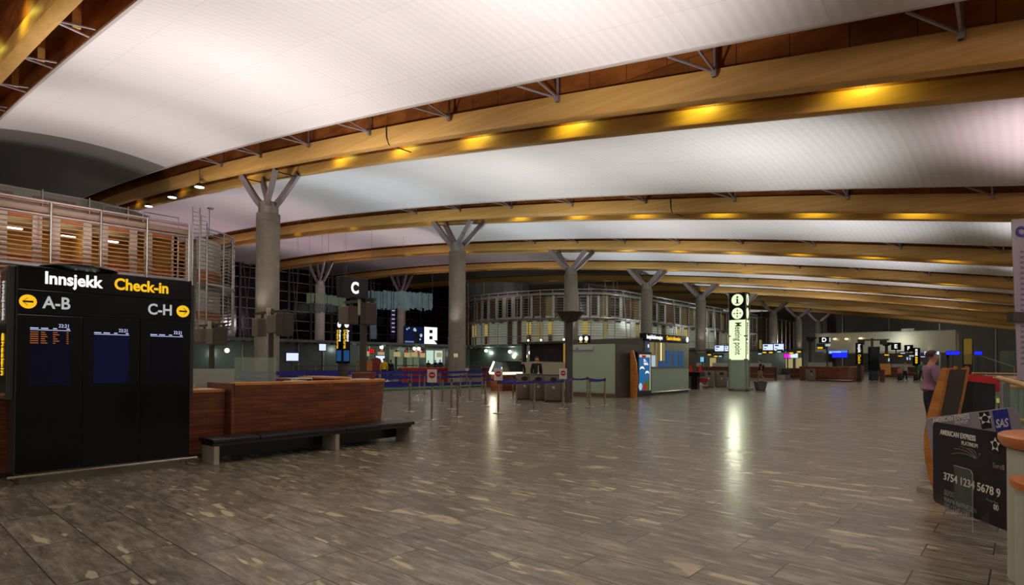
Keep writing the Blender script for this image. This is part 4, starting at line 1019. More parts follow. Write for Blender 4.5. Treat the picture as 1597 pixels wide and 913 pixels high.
for x, y in ((-.24, -.28), (.24, -.28), (0, .42)):
    loc(MB().tube([(x-.02, y, .08), (x+.02, y, .08)], .08, 12), 'wheel', M_black, smooth=True)

# ================================================================== far left wall: lamps, screens, signs, banners
def wall_item(name, lab, cat, px, py, X, w, h, m, d=.06, group=None, frame=None):
    p = onX(px, py, X); t = thing(name, lab, cat, p, 0, group)
    if frame: MB().box(X-d, X, p.y-w/2-.08, p.y+w/2+.08, p.z-h/2-.08, p.z+h/2+.08, .01).build('casing', frame, t)
    MB().box(X-d+.02, X+.012, p.y-w/2, p.y+w/2, p.z-h/2, p.z+h/2).build('face', m, t)
    return t, p
M_bluecase = mat('blue_case', '1a1f7a', .4)
def stand_to_floor(t, p, X, z1):
    MB().box(X-.07, X-.02, p.y-.04, p.y+.04, 0, z1).build('stand', M_darksteel, t)
for px, py, X, w, h, lab in ((456, 557, -40, .92, .55, 'white lit screen in a blue frame, lowest left above the wooden desk'), (503, 542, -45, .62, .55, 'small white lit screen on a thin pole, left of the black pylon'), (593, 561, -48, 1.05, .72, 'white lit screen in a blue frame, above the person in yellow'), (717, 555, -40, .55, .8, 'small lit screen just right of the second concrete column')):
    t, p = wall_item('info_screen', lab, 'screen', px, py, X, w, h, G_screen, .1, 'lit information screens', M_bluecase); stand_to_floor(t, p, X, p.z)
# advertising screens above the canopy
t, p = wall_item('advertising_screen', 'dark blue advertising screen with a bright figure, left of the white one', 'screen', 645.5, 523, -57.6, 2.9, 2.0, glow('night_scene', '0d1a4a', .6), .15, None, M_black)
b = MB()
for dy, dz, r in ((-1.1, .7, .12), (-.8, .85, .1), (.1, .7, .22), (.25, .6, .15), (1.15, 0, .22), (1.0, -.5, .12)): b.ball((-57.58, p.y+dy, p.z+dz), r, .05, 1, 1)
b.build('bright_spots', G_pale, t); b = MB(); b.extr([(-57.585, p.y+u, p.z+v) for u, v in ((.0, -1), (.75, -1), (.8, .1), (.5, .6), (.1, .45), (.0, 0))], (.006, 0, 0)); b.build('dark_figure', M_black, t)
MB().box(-57.585, -57.58, p.y-1.4, p.y+.0, p.z-.95, p.z-.75).build('pale_stage', glow('stage_blue', '6f86c8', .7), t); MB().box(-57.7, -57.62, p.y-.1, p.y+.1, 3.7, p.z-.9).build('stand', M_darksteel, t)
t, p = wall_item('advertising_screen', 'bright white advertising screen with a notched lower right corner', 'screen', 671.8, 524, -57.5, 2.15, 2.2, glow('ad_white', 'eef4ff', 1.25), .15, None, M_black)
b = MB()
for dz in (.75, -.05): b.box(-57.49, -57.48, p.y-.25, p.y+.25, p.z+dz-.42, p.z+dz, .05)
b.build('dark_icons', mat('icon_navy', '2a3550', .5), t)
b = MB(); b.extr([(-57.487, p.y+1.09, p.z-.55), (-57.487, p.y+.55, p.z-.55), (-57.487, p.y+1.09, p.z-1.1)], (.006, 0, 0)); b.build('dark_notch', M_black, t); MB().box(-57.7, -57.6, p.y-.1, p.y+.1, 3.7, p.z-1).build('stand', M_darksteel, t)
# round globe lamps under the canopy
for px, py, lab in ((354, 547, 'round white lamp in the glass wall right of the departure board'), (543, 541, 'round white lamp right of the black pylon'), (595, 542, 'round white lamp above the red lit sign'), (646.5, 544, 'left of the paired round white lamps below the white advertising screen'), (653, 544.3, 'right of the paired round white lamps below the white advertising screen'),
                    (758, 547.5, 'round white lamp on the glass wall, right of the second concrete column'), (795, 549, 'round white lamp on the glass wall, above the food case'), (827, 550.5, 'round white lamp beside the cafe picture panel')):
    p = onX(px, py, -57.5) if px < 700 else onY(px, py, 57.7); t = thing('globe_lamp', lab, 'lamp', p, 0, 'round wall lamps')
    MB().ball(p, .22).build('globe', G_lamp, t, smooth=True); (MB().tube([p+V((-.1, 0, .1)), V((p.x-.15, p.y, 3.5))], .03, 6) if px < 700 else MB().tube([p, p+V((0, .35, 0))], .03, 6)).build('hanger', M_darksteel, t)
    point(p+V((.5, 0, -.3)), 60, (.85, 1, .9), .3)
G_led = G_red
for k, (px, py, wd, lab) in enumerate(((580, 548, .85, 'red dot-matrix sign on the glass wall, leftmost'), (594.5, 549, .35, 'red dot-matrix sign directly above a cream notice, near the person in yellow'), (634, 549.5, .3, 'small single red figure sign left of the bright doorway'), (648, 550, .6, 'red dot-matrix sign, third from the left'), (657, 550, .6, 'red dot-matrix sign nearest the bright doorway'))):
    p = onX(px, py, -57); t = thing('led_sign', lab, 'sign', p, 0, 'red dot-matrix signs')
    MB().box(-57.1, -57.02, p.y-wd/2-.05, p.y+wd/2+.05, p.z-.28, p.z+.28).build('case', M_black, t)
    b = MB(); n = max(1, int(wd/.28))
    for q in range(n):
        y = p.y-wd/2+.28*q
        b.box(-57.02, -57.0, y, y+.2, p.z+.12, p.z+.2).box(-57.02, -57.0, y, y+.2, p.z-.2, p.z-.12).box(-57.02, -57.0, y+.07, y+.14, p.z-.2, p.z+.2)
    b.build('digits', G_led, t); MB().box(-57.08, -57.04, p.y-.02, p.y+.02, p.z+.28, 3.45).build('hanger', M_darksteel, t)
G_cream = glow('cream_sign', 'd9c48a', .55)
for px, py, wd in ((573.5, 552, .35), (594.5, 553, .95), (619.5, 553, .95), (635.5, 554, .95), (646.5, 553.5, .95), (659, 554.5, .85), (685, 554, .85), (711, 554.5, .9)):
    X = -56.6; p = onX(px, py, X)
    lab = {573.5: 'narrow cream notice beside the C sign post', 594.5: 'cream hanging notice above the person in yellow', 619.5: 'cream hanging notice, second of the row from the left', 635.5: 'cream hanging notice below the small single red figure', 646.5: 'cream hanging notice under the third red sign', 659: 'cream hanging notice left of the bright doorway', 685: 'cream hanging notice in front of the bright doorway', 711: 'cream hanging notice overlapping the second concrete column'}[px]
    if px == 711: X = -31.0+1.2; p = onX(px, py, -29.9); X = -29.9; wd = .38
    h = .28 if X < -50 else .13
    t = thing('hanging_notice', lab, 'notice', p, 0, 'cream hanging notices'); MB().box(X-.03, X, p.y-wd/2, p.y+wd/2, p.z-h, p.z+h).build('board', G_cream, t)
    MB().box(X-.02, X-.01, p.y-.01, p.y+.01, p.z+h if X < -50 else 0, 3.45 if X < -50 else p.z-h).build('wire' if X < -50 else 'post', M_darksteel, t)
# bright doorway with seated silhouettes
G_door = glow('bright_room', 'cfe8d8', .85)
t = thing('bright_doorway', 'brightly lit doorway in the glass wall left of the second concrete column', 'doorway', onX(678, 560, -58.4))
for px0, px1 in ((666, 676), (679, 690)):
    a = onX(px0, 550, -58.4); c = onX(px1, 565, -58.4); MB().box(-58.55, -58.4, a.y, c.y, 1.2, 2.95).build('lit_opening', G_door, t)
a = onX(664, 550, -58.3); c = onX(692, 565, -58.3)
b = MB(); b.box(-58.38, -58.2, a.y, c.y, 2.95, 3.15).box(-58.38, -58.2, a.y-.12, a.y, 0, 3.15).box(-58.38, -58.2, c.y, c.y+.12, 0, 3.15); b.build('frame', M_galv, t)
for px in (612, 625, 640, 650):
    a = onX(px, 555, -58.7); tag(MB().box(-58.95, -58.7, a.y-.35, a.y+.35, .6, 2.95).build('light_wall', glow('dim_lit_panel', '93a27e', .35)), {612: 'tall dim lit wall panel furthest left of the bright doorway', 625: 'tall dim lit wall panel, second left of the bright doorway', 640: 'tall dim lit wall panel beside a cream notice', 650: 'tall dim lit wall panel next to the bright doorway'}[px], 'wall panel', 'dim lit wall panels')
# back benches and bars along the left wall
for k, (y0, y1) in enumerate(((24, 30), (31, 37), (38, 46))):
    t = thing('barrier_rail', ('brown rail barrier at the back, behind the beige monitor', 'brown rail barrier at the back, behind the person in yellow', 'brown rail barrier at the back, in front of the bright doorway')[k], 'barrier', (-45, y0, 0), 0, 'brown rail barriers')
    b = MB(); b.tube([(-45, y0, 1.1), (-45, y1, 1.1)], .05, 6).tube([(-45, y0, .7), (-45, y1, .7)], .03, 6); b.build('rails', mat('brown_rail', '5a4030', .5), t)
    b = MB()
    for y in range(y0, y1+1, 2): b.tube([(-45, y, 0), (-45, y, 1.1)], .03, 6)
    b.build('uprights', M_galv, t)
# banners
M_pb = mat('pale_banner', '8fa6c4', .6, var=(1.2, .35)); M_purple = mat('purple_banner', '46308a', .6); M_rb = mat('crimson_banner', 'a3183c', .6)
def banner(lab, px, y0, y1, X, w, m, marks=None):
    a = onX(px, y0, X); c = onX(px, y1, X); t = thing('banner', lab, 'banner', a)
    b = MB(); n = 10; vs = []
    for i in range(n+1):
        u = i/n; z = a.z+(c.z-a.z)*u; s = .05*math.sin(u*9)
        vs += [(X+s, a.y-w/2, z), (X+s, a.y+w/2, z), (X+s-.03, a.y+w/2, z), (X+s-.03, a.y-w/2, z)]
    fs = [(i*4+j, i*4+(j+1) % 4, i*4+4+(j+1) % 4, i*4+4+j) for i in range(n) for j in range(4)]+[(0, 1, 2, 3), (n*4+3, n*4+2, n*4+1, n*4)]
    b.add(vs, fs).build('cloth', m, t); MB().tube([(X, a.y-w/2-.05, a.z+.05), (X, a.y+w/2+.05, a.z+.05)], .05, 6).build('top_bar', M_galv, t)
    b = MB(); b.tube([(X-.01, a.y, a.z), (X-.01, a.y, Zb(X)+.85)], .015, 4); b.build('cord', M_galv, t)
    if marks:
        b = MB()
        for k in range(marks): z = a.z+(c.z-a.z)*(.1+.8*k/marks); b.box(X+.06, X+.08, a.y-w*.3, a.y+w*.3, z-.06, z+.06)
        b.build('marks', G_grey if marks > 3 else M_white, t)
    return t
banner('pale blue and pink banner just right of the C sign', 582.5, 476, 529, -60, .95, M_pb)
banner('purple banner with small white marks beside the far concrete column', 613, 480, 529, -60.5, .75, M_purple, 6)
t = banner('crimson banner with vertical white lettering right of the second concrete column', 718.5, 474, 530, -68, .95, M_rb)
p = onX(718.5, 478, -68); text('lettering', 'MUSEUM', 1.0, glow('pink_white', 'd8a8b8', .4), t, (-67.9, p.y-.3, p.z-3.9), (0, 0, 1), (0, -1, 0), sx=.9) if False else None
b = MB()
for k in range(9): b.box(-67.92, -67.90, p.y-.18, p.y+.25, p.z-.5-.42*k, p.z-.28-.42*k)
b.build('lettering', mat('pink_white', 'd8a8b8', .5), t)
# hanging glass strips
def glass_art(lab, px0, py0, px1, py1, X, n, col, hh):
    a = onX(px0, py0, X); c = onX(px1, py1, X)
    t = thing('hanging_glass_sculpture', lab, 'glass sculpture', (a+c)/2); b = MB(); random.seed(px0)
    for i in range(n):
        u = i/(n-1); y = a.y+(c.y-a.y)*u; z = a.z+(c.z-a.z)*u; h = hh*(.9+.2*random.random()); dx = .5*math.sin(u*5)+random.uniform(-.1, .1)
        w = abs(c.y-a.y)/n*.48; b.box(X+dx-.02, X+dx+.02, y-w, y+w, z-h, z+random.uniform(-.06, .1))
    b.build('glass_strips', col, t)
    b = MB()
    for u in (.05, .5, .95): b.tube([(X, a.y+(c.y-a.y)*u, a.z), (X, a.y+(c.y-a.y)*u, Zb(X)+.8)], .012, 4)
    b.build('wires', M_galv, t)
    return t
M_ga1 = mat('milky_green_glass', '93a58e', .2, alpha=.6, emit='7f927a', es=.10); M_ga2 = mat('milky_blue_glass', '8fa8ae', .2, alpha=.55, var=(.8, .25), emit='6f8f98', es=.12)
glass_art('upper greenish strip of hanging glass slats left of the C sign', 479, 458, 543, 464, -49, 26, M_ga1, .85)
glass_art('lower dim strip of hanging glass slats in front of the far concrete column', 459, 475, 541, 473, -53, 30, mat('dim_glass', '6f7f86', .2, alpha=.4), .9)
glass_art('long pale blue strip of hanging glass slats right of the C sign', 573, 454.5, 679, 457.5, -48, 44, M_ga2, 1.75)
# small pendant downlights under the nearest beam
for px, py, Y, lab in ((232, 322, 15.9, 'leftmost of three small round downlights hanging under the beam'), (268.5, 308, 14.9, 'middle of three small round downlights hanging under the beam'), (311, 292, 14.0, 'right one of three small round downlights hanging under the beam')):
    p = onY(px, py, Y); t = thing('downlight', lab, 'lamp', p, 0, 'hanging downlights')
    MB().lathe([(.05, .25), (.16, .2), (.3, .03), (.3, 0), (.02, .005)], 16, p).build('shade', M_darksteel, t, smooth=True); MB().lathe([(.27, -.02), (.27, .0)], 16, p).build('lamp_face', G_lamp, t)
    MB().tube([p+V((0, 0, .2)), V((p.x, p.y, Zb(p.x)+.7))], .02, 5).build('cord', M_darksteel, t)

# ================================================================== check-in rows in the distance
def far_desk(x0, x1, y, lab, h=1.12, screen=True):
    t = thing('check_in_counter', lab, 'counter', ((x0+x1)/2, y, 0), 0, 'distant wooden check-in counters')
    MB().box(x0, x1, y, y+.8, .12, h, .01).build('front', M_desk, t); MB().box(x0, x1, y+.05, y+.75, 0, .12).build('toe_kick', M_galv, t)
    MB().box(x0-.03, x1+.03, y-.05, y+.85, h, h+.05).build('counter_top', M_cap, t)
    if screen: MB().box(x0+.3, x1-.3, y+.0, y+.04, h+.05, h+.4).build('glass_front', mat('pale_counter_glass', 'a8b0a4', .2), t)
    b = MB(); b.box(x0, x1, y-.02, y+.0, h*.45, h*.48); b.build('steel_line', M_galv, t)
    return t
far_desk(-26.5, -23.9, 56.5, 'distant wooden check-in counter behind the grey litter bins, left end of its row')
far_desk(-23.6, -21.2, 56.5, 'distant wooden check-in counter half hidden by the meeting point pillar')
far_desk(-20.4, -17.4, 56.5, 'distant wooden check-in counter behind the walking person')
def conveyor(x, y, lab):
    t = thing('baggage_belt', lab, 'baggage belt', (x, y, 0), 0, 'baggage belts'); MB().box(x-.36, x+.36, y-.3, y+1.2, 0, .45, .02).build('body', M_galv, t); MB().box(x-.36, x+.36, y-.28, y+1.2, .45, .48).build('belt', M_black, t); MB().box(x-.40, x-.36, y-.2, y+1.2, .45, 1.05).build('side_plate', M_galv, t); MB().box(x-.36, x+.40, y+1.1, y+1.2, .45, 1.05).build('hood', M_darksteel, t)
conveyor(-20.78, 56.4, 'steel baggage belt left of the walking person'); conveyor(-16.75, 56.4, 'steel baggage belt between the walking person and the D desk')
t = far_desk(-26.0, -15.6, 61, 'long wooden back counter behind the row of check-in counters', 1.0, False)
# gantry with flight monitors
t = thing('monitor_gantry', 'overhead gantry of lit flight monitors right of the meeting point pillar', 'gantry', (-20, 58.6, 0))
b = MB(); b.box(-27, -15.4, 58.62, 58.72, 2.72, 2.84)
b.build('beam', M_darksteel, t)
for x in (-26.8, -21.6, -15.6): MB().box(x-.06, x+.06, 58.6, 58.72, 0, 2.75).build('post', M_darksteel, t)
for px0, px1, py0, py1 in ((1115, 1129, 539.5, 548), (1130.5, 1137, 540, 548), (1190, 1205.5, 537.5, 547), (1207, 1222, 537, 547)):
    a = onY(px0, py0, 58.3); c = onY(px1, py1, 58.3)
    m = MB().box(a.x-.06, c.x+.06, 58.3, 58.5, c.z-.06, a.z+.06, .01).build('monitor', M_bluecase, t)
    MB().box(a.x, c.x, 58.285, 58.3, c.z, a.z).build('screen', G_screen, m)
    b = MB(); b.box(a.x+.1, a.x+.5*(c.x-a.x), 58.27, 58.284, a.z-.2, a.z-.06); b.box(a.x+.1, a.x+.3, 58.27, 58.284, c.z+.15, c.z+.22); b.build('screen_lines', G_sblue, m)
    MB().box((a.x+c.x)/2-.04, (a.x+c.x)/2+.04, 58.4, 58.66, 2.7, a.z).build('hanger', M_darksteel, m)
for px, py in ((1107, 553.5), (1117, 556), (1124, 556), (1186, 552), (1193, 550), (1203, 550), (1216, 549), (1235, 551), (1247, 549)):
    p = onY(px, py, 58.2); m = MB().box(p.x-.28, p.x+.28, 58.2, 58.35, p.z-.1, p.z+.22).build('desk_sign', mat('navy_sign', '10233c', .4), t); MB().box(p.x-.22, p.x+.12, 58.19, 58.2, p.z-.07, p.z+.06).build('lit_caption', G_yellow if px % 2 else G_pale, m)
    MB().box(p.x-.02, p.x+.02, 58.3, 58.64, p.z+.2, 2.76).build('hanger', M_darksteel, m)
def screen_on_pole(px, py, Y, w, h, m, lab, cat='screen', top=None):
    p = onY(px, py, Y); t = thing('lit_panel_sign', lab, cat, (p.x, Y, 0)); MB().box(p.x-w/2-.05, p.x+w/2+.05, Y, Y+.12, p.z-h/2-.05, p.z+h/2+.05, .01).build('case', M_kblack, t); MB().box(p.x-w/2, p.x+w/2, Y-.012, Y, p.z-h/2, p.z+h/2).build('face', m, t)
    MB().box(p.x-.05, p.x+.05, Y+.04, Y+.1, 0, p.z-h/2).build('post', M_darksteel, t); return t, p
screen_on_pole(1228, 555.5, 60, .6, .42, glow('magenta', 'e020d0', 1.0), 'small magenta lit panel among the distant counters')
screen_on_pole(1237.5, 555, 60, .8, .42, G_screen, 'small white lit panel right of the magenta one')
t, p = screen_on_pole(1307, 549.5, 66, 1.7, .35, glow('sky_blue', '4a8aff', .9), 'pale blue lit sign above the D check-in desk'); text('lettering', 'Innsjekk', .3, G_white, t, (p.x-.8, 65.98, p.z-.1), (1, 0, 0), sx=1.1)
screen_on_pole(1309.5, 554.5, 65.6, 1.35, .45, G_bluesign, 'bright blue lit sign over the D check-in desk, below the pale one')
screen_on_pole(1095, 561, 50, .32, .42, glow('cyan_screen', '7ac8e8', .9), 'small cyan lit screen above the grey litter bins')
# D sign and D desk
t = thing('letter_sign', 'black hanging sign with a white letter D above the distant check-in desk', 'sign', (-12.9, 56.3, 0))
a = onY(1277, 526, 56); c = onY(1291, 535, 56)
MB().box(a.x, c.x+.1, 56, 56.5, c.z, a.z, .01).build('box', M_kblack, t); text('lettering', 'D', .5, G_white, t, ((a.x+c.x)/2-.12, 55.99, c.z+.1), (1, 0, 0), bold=.015); text('lettering', 'D', .5, G_white, t, (c.x+.11, 56.12, c.z+.1), (0, 1, 0), bold=.012, sx=.7)
q = MB().box(a.x-.2, c.x-.05, 56.05, 56.3, c.z-.55, c.z-.04, .01).build('number_panel', mat('petrol_sign', '0d2c44', .4), t); MB().box(a.x-.12, a.x+.3, 56.03, 56.05, c.z-.5, c.z-.36).build('yellow_caption', G_yellow, q); MB().box(a.x+.5, a.x+.9, 56.03, 56.05, c.z-.3, c.z-.1).build('pale_caption', G_grey, q)
MB().box(c.x-.2, c.x-.08, 56.3, 56.42, 0, c.z).build('post', M_darksteel, t)
pd = [(-15.4, 57.0), (-13.2, 55.7), (-11.9, 55.2), (-11.2, 55.4), (-10.9, 56.2), (-11.3, 60), (-12.0, 66)]
desk('distant curved wooden check-in desk below the D sign', [(p[0], p[1]) for p in pd], .08, 1.22, .5, lean=.06, loc=(-12.5, 57.5, 0))
b = MB(); b.tube([(-13.6, 55.75, .12), (-11.8, 55.05, .12), (-10.85, 55.4, .12)], .03, 6); tag(b.build('foot_rail_bar', M_chrome), 'chrome foot rail along the base of the D check-in desk', 'rail')
t = thing('glass_screen', 'frosted screen standing behind the D check-in desk', 'glass screen', (-14, 57.6, 0)); MB().box(-14.9, -12.9, 57.7, 57.74, 1.2, 1.62).build('pane', M_frost, t); MB().box(-14.9, -12.9, 57.5, 57.9, 0, 1.2).build('cabinet', M_desk, t)
# D island pylon and portal
t = thing('check_in_pylon', 'black pylon with vertical white and yellow lettering at the right end of the D desk', 'sign', (-10.4, 56.6, 0))
a = onY(1334, 535, 57); c = onY(1344.5, 569, 57)
MB().box(a.x, c.x, 57, 57.4, c.z, a.z, .01).build('sign_box', M_kblack, t); MB().box(a.x+.1, c.x-.1, 57.1, 57.3, 0, c.z).build('post', M_darksteel, t)
text('lettering', 'Innsjekk', .3, G_white, t, (a.x+.2, 56.99, a.z-.12), (0, 0, -1), (1, 0, 0), bold=.006, sx=.72); text('lettering', 'Check-in', .3, G_yellow, t, (a.x+.2, 56.99, a.z-1.0), (0, 0, -1), (1, 0, 0), bold=.006, sx=.72)
t = thing('monitor_mast', 'dark post with a hooded monitor arm at the right end of the D desk', 'mast', (-10.2, 59.6, 0))
MB().box(-10.25, -10.1, 59.5, 59.7, 0, 3.75).build('pole', M_darksteel, t); MB().box(-11.3, -8.9, 59.55, 59.65, 3.55, 3.67).build('crossbar', M_darksteel, t)
for x in (-11.0, -9.3): MB().box(x-.25, x+.25, 59.3, 59.7, 3.2, 3.55, .02).build('monitor', M_mb2, t)
t = thing('information_totem', 'dark glass totem with a blue base at the right end of the D desk', 'totem', (-9.9, 58.6, 0)); MB().box(-10.35, -9.5, 58.8, 59.1, .9, 3.0, .02).build('dark_glass', mat('smoked_glass', '1a2024', .1), t); MB().box(-10.3, -9.6, 58.75, 59.15, .05, .9, .02).build('base', mat('petrol_base', '20303c', .4), t); MB().box(-9.45, -9.1, 58.6, 58.9, 0, 1.0).build('wooden_end', M_desk, t)
# E, F islands far away
for k, (px, X, Y, lab1, lab2) in enumerate(((1384, 0, 76, 'distant wooden check-in counter with an orange side, right of the D island', 'tiny black letter sign right of the D island, nearer one'), (1412, 0, 86, 'most distant wooden check-in counter, behind the two travellers', 'tiny black letter sign right of the D island, farther one'))):
    p = onY(px, 583, Y); t = far_desk(p.x-1.2, p.x+1.6, Y-3, lab1)
    if k == 0: MB().box(p.x-.1, p.x+.8, Y-3.3, Y-3.02, .35, 1.5).build('orange_panel', wood('light_oak', 'c08030', 'd49a48', .45, 1, (3, 3, 8)), t)
    q = onY((1397, 1417)[k], (540.5, 543.5)[k], Y); s = thing('letter_sign', lab2, 'sign', (q.x, Y, 0)); MB().box(q.x-.45, q.x+.45, Y, Y+.3, q.z-.4, q.z+.4, .01).build('box', M_kblack, s); text('lettering', ('E', 'F')[k], .6, G_white, s, (q.x-.15, Y-.01, q.z-.2), (1, 0, 0), bold=.015)
    MB().box(q.x-.06, q.x+.06, Y+.1, Y+.2, 0, q.z-.4).build('post', M_darksteel, s)
    for j, (dx, dz, m) in enumerate(((-.9, -.95, G_yellow), (.6, -.75, G_pale), (1.4, -1.05, G_pale))):
        o = MB().box(q.x+dx-.3, q.x+dx+.3, Y+.3, Y+.45, q.z+dz-.16, q.z+dz+.16).build('desk_sign', MATS['navy_sign'], s); MB().box(q.x+dx-.22, q.x+dx+.22, Y+.285, Y+.3, q.z+dz-.06, q.z+dz+.06).build('lit_caption', m, o)
    MB().box(q.x-1.5, q.x+1.9, Y+.34, Y+.4, q.z-.62, q.z-.56).build('sign_bar', M_darksteel, s)
p = onY(1429, 555, 82); t = thing('check_in_pylon', 'distant thin black pylon with yellow lettering behind the two travellers', 'sign', (p.x, 82, 0)); MB().box(p.x-.35, p.x+.35, 82, 82.4, 1.3, 3.4).build('sign_box', M_kblack, t); MB().box(p.x-.1, p.x+.1, 82.1, 82.3, 0, 1.3).build('post', M_darksteel, t); b = MB()
for k in range(4): b.box(p.x-.1, p.x+.12, 81.98, 82, 3.1-.2*k, 3.24-.2*k)
b.build('white_lettering', G_white, t); b = MB()
for k in range(4): b.box(p.x-.1, p.x+.12, 81.98, 82, 2.2-.2*k, 2.34-.2*k)
b.build('yellow_lettering', G_yellow, t)
for px, py, w, m, lab in ((1453, 551, 1.6, G_screen, 'white lit sign under the metal bridge, above the two travellers'), (1486, 551, 1.4, G_bluesign, 'blue lit sign under the right end of the metal bridge'), (1525.5, 551, .8, G_bluesign, 'small blue lit sign right of the yellow stair opening')):
    screen_on_pole(px, py, 93.4 if px < 1500 else 99, w, .42, m, lab)
# small bright lamps on the far counters
k = 0
for px, py, Y in ((1361, 561), (1367, 563), (1384, 562), (1417, 560), (1300, 562), (1392, 566)) and [(1361, 561, 74), (1367, 564, 74), (1384, 562, 80), (1417, 560, 90)]:
    p = onY(px, py, Y); t = thing('desk_lamp', ('lit white shade beside the D island pylon, upper one', 'lit white shade beside the D island pylon, lower one', 'lit white shade above the orange-sided counter', 'lit white shade above the most distant counter')[k], 'lamp', (p.x, Y, 0), 0, 'far lit shades'); k += 1
    MB().lathe([(.14, p.z-.15), (.22, p.z-.12), (.22, p.z+.18), (.1, p.z+.22)], 10, (p.x, Y, 0)).build('shade', G_pale, t); MB().tube([(p.x, Y, 0), (p.x, Y, p.z-.14)], .04, 6).build('stem', M_galv, t)

# ================================================================== end of the hall: metal bridge, stair opening
t = thing('metal_bridge', 'long brushed-metal bridge box hanging across the far end of the hall', 'bridge', (-14, 97, 4.5), 0, None, 'thing')
M_bridge = mat('brushed_aluminium', 'b2b09f', .3, .45, var=(.8, .06), bump=(60, .05), stretch=(8, 8, .3))
MB().box(-23.5, -6.85, 95, 100, 3.1, 5.88).build('metal_skin', M_bridge, t)
b = MB(); b.box(-23.6, -6.8, 94.95, 100.1, 5.88, 6.0).box(-23.6, -6.8, 94.95, 100.1, 3.0, 3.1); b.build('edge', M_galv, t)
MB().box(-12.8, -11.4, 95.4, 97, 6.0, 6.35).build('roof_hatch', M_galv, t)
for x in (-22.5, -8): MB().box(x-.15, x+.15, 99, 99.3, 0, 3.0).build('support', M_darksteel, t)
spot((-9.7, 94.7, 2.7), (-9.7, 95.05, 4.4), 60, (1, .97, .9), 28, .8, .04); spot((-14.8, 94.7, 2.7), (-14.8, 95.05, 4.4), 36, (.85, 1, .6), 28, .8, .04); spot((-18.4, 94.7, 2.7), (-18.4, 95.05, 4.4), 36, (.85, 1, .6), 28, .8, .04)
spot((-14, 84, 5), (-14, 95, 4.5), 500, (.95, 1, .88), 100, .9, .3)  # broad fill added to brighten the bridge front
spot((-22.0, 94.0, 6.6), (-22.2, 95.0, 5.2), 25, (1, .97, .9), 80, .6, .05)
for px, py in ((1302, 529), (1320, 529), (1342, 528)):
    p = onY(px, py, 94.3); o = thing('bridge_lamp', {1302: 'left of three small lamps in front of the metal bridge', 1320: 'middle of three small lamps in front of the metal bridge', 1342: 'right of three small lamps in front of the metal bridge'}[px], 'lamp', p, 0, 'bridge lamps')
    MB().ball(p, .16, 1.6, 1, .7).build('glass', G_warm, o); MB().tube([p, p+V((0, .75, .1))], .03, 5).build('arm', M_galv, o)
t = thing('stair_opening', 'yellow-lit stair opening right of the metal bridge', 'stairway', (-5.9, 104, 0)); a = onY(1503, 529, 104); c = onY(1516, 555, 104)
MB().box(a.x, c.x, 104, 104.3, 1.6, a.z).build('lit_wall', glow('yellow_wall', '9a7a2c', .4), t); b = MB()
for k in range(7): b.box(a.x, c.x, 103.9-.3*k, 104.0, 1.5+.22*k-.0, 1.6+.22*k) if k < 7 else None
b.build('steps', M_galv, t); MB().box(a.x-.15, a.x, 103.8, 104.3, 0, a.z+.2).build('jamb', M_darksteel, t); MB().box(c.x, c.x+.15, 103.8, 104.3, 0, a.z+.2).build('jamb', M_darksteel, t); MB().box(a.x, c.x, 103.8, 104.3, 0, 1.5).build('base', M_darksteel, t)
b = MB(); b.tube([(c.x+.2, 103, 3.0), (c.x+4.5, 101, 1.2)], .06, 6); b.tube([(c.x+.2, 103, 3.0), (c.x+.2, 103, 0)], .05, 6); b.tube([(c.x+4.5, 101, 1.2), (c.x+4.5, 101, 0)], .05, 6); tag(b.build('stair_handrail', M_galv), 'sloping steel stair rail right of the yellow stair opening', 'handrail')
struct(MB().box(-3, 26, 118, 118.3, 0, 3.6).build('wall_far_right', mat('greenish_wall', '5c6a5e', .5)))

# ================================================================== RIGHT: card boards, wooden machines, counter, glass rails
def cam_at(px, depth, z=0.0):
    p = EYE+ray(px, 565)*depth; return V((p.x, p.y, z))
RV = V((math.cos(TH), math.sin(TH), 0)); FV = V((-math.sin(TH), math.cos(TH), 0))
def on_plane(px, py, P0, n):
    d = ray(px, py); return EYE+d*((P0-EYE).dot(n)/d.dot(n))
def card(name, lab, P, xd, zd, w, h, m, th=.014, r=.06, cat='advertising board'):
    t = thing(name, lab, cat, (P.x, P.y, 0)); n = xd.cross(zd)
    pts = []
    for cx_, cz_, a0 in ((w-r, h-r, 0), (r, h-r, 90), (r, r, 180), (w-r, r, 270)):
        for k in range(7): a = math.radians(a0+15*k); pts.append(P+xd*(cx_+r*math.cos(a))+zd*(cz_+r*math.sin(a)))
    b = MB(); b.extr(pts, n*(-th)); return t, b.build('board', m, t), n
def star_logo(par, c, xd, zd, R, n, m):
    b = MB()
    for k in range(5):
        a = PI/2+2*PI*k/5; o = xd*math.cos(a)+zd*math.sin(a); s = xd*(-math.sin(a))+zd*math.cos(a); q = c+n*.004
        b.extr([q+o*R, q+o*R*.42+s*R*.30, q+o*R*.50-s*R*.10, q+o*R*.42-s*R*.34], n*.002)
    b.build('star_emblem', m, par)
M_card1 = mat('card_charcoal', '211d24', .35, var=(5, .12), spec=.3); M_card2 = mat('card_grey', '98919a', .4, var=(3, .1)); M_sil = mat('card_silver', 'f2efe6', .5); M_dim = mat('card_dim', '8f8a90', .5)
L1 = V((-.70, 7.15, .13)); xd = V((.565, -.825, 0)).normalized(); zd = V((0, 0, 1))
t1, bd1, n1 = card('card_board', 'large upright black charge-card board standing on the floor beside the white counter', L1, xd, zd, 1.14, .80, M_card1)
def ct(s, px, py, hp, par, P0, n, xd, zd, m=M_sil, sx=.8, bold=.0, shear=0.0, nm='lettering'):
    q = on_plane(px, py, P0, n); dep = (q-EYE).dot(FV); size = hp*dep/F/.70
    return text(nm, s, size, m, par, q+n*.004, xd, zd, bold=bold*size, ext=.0015, sx=sx, shear=shear)
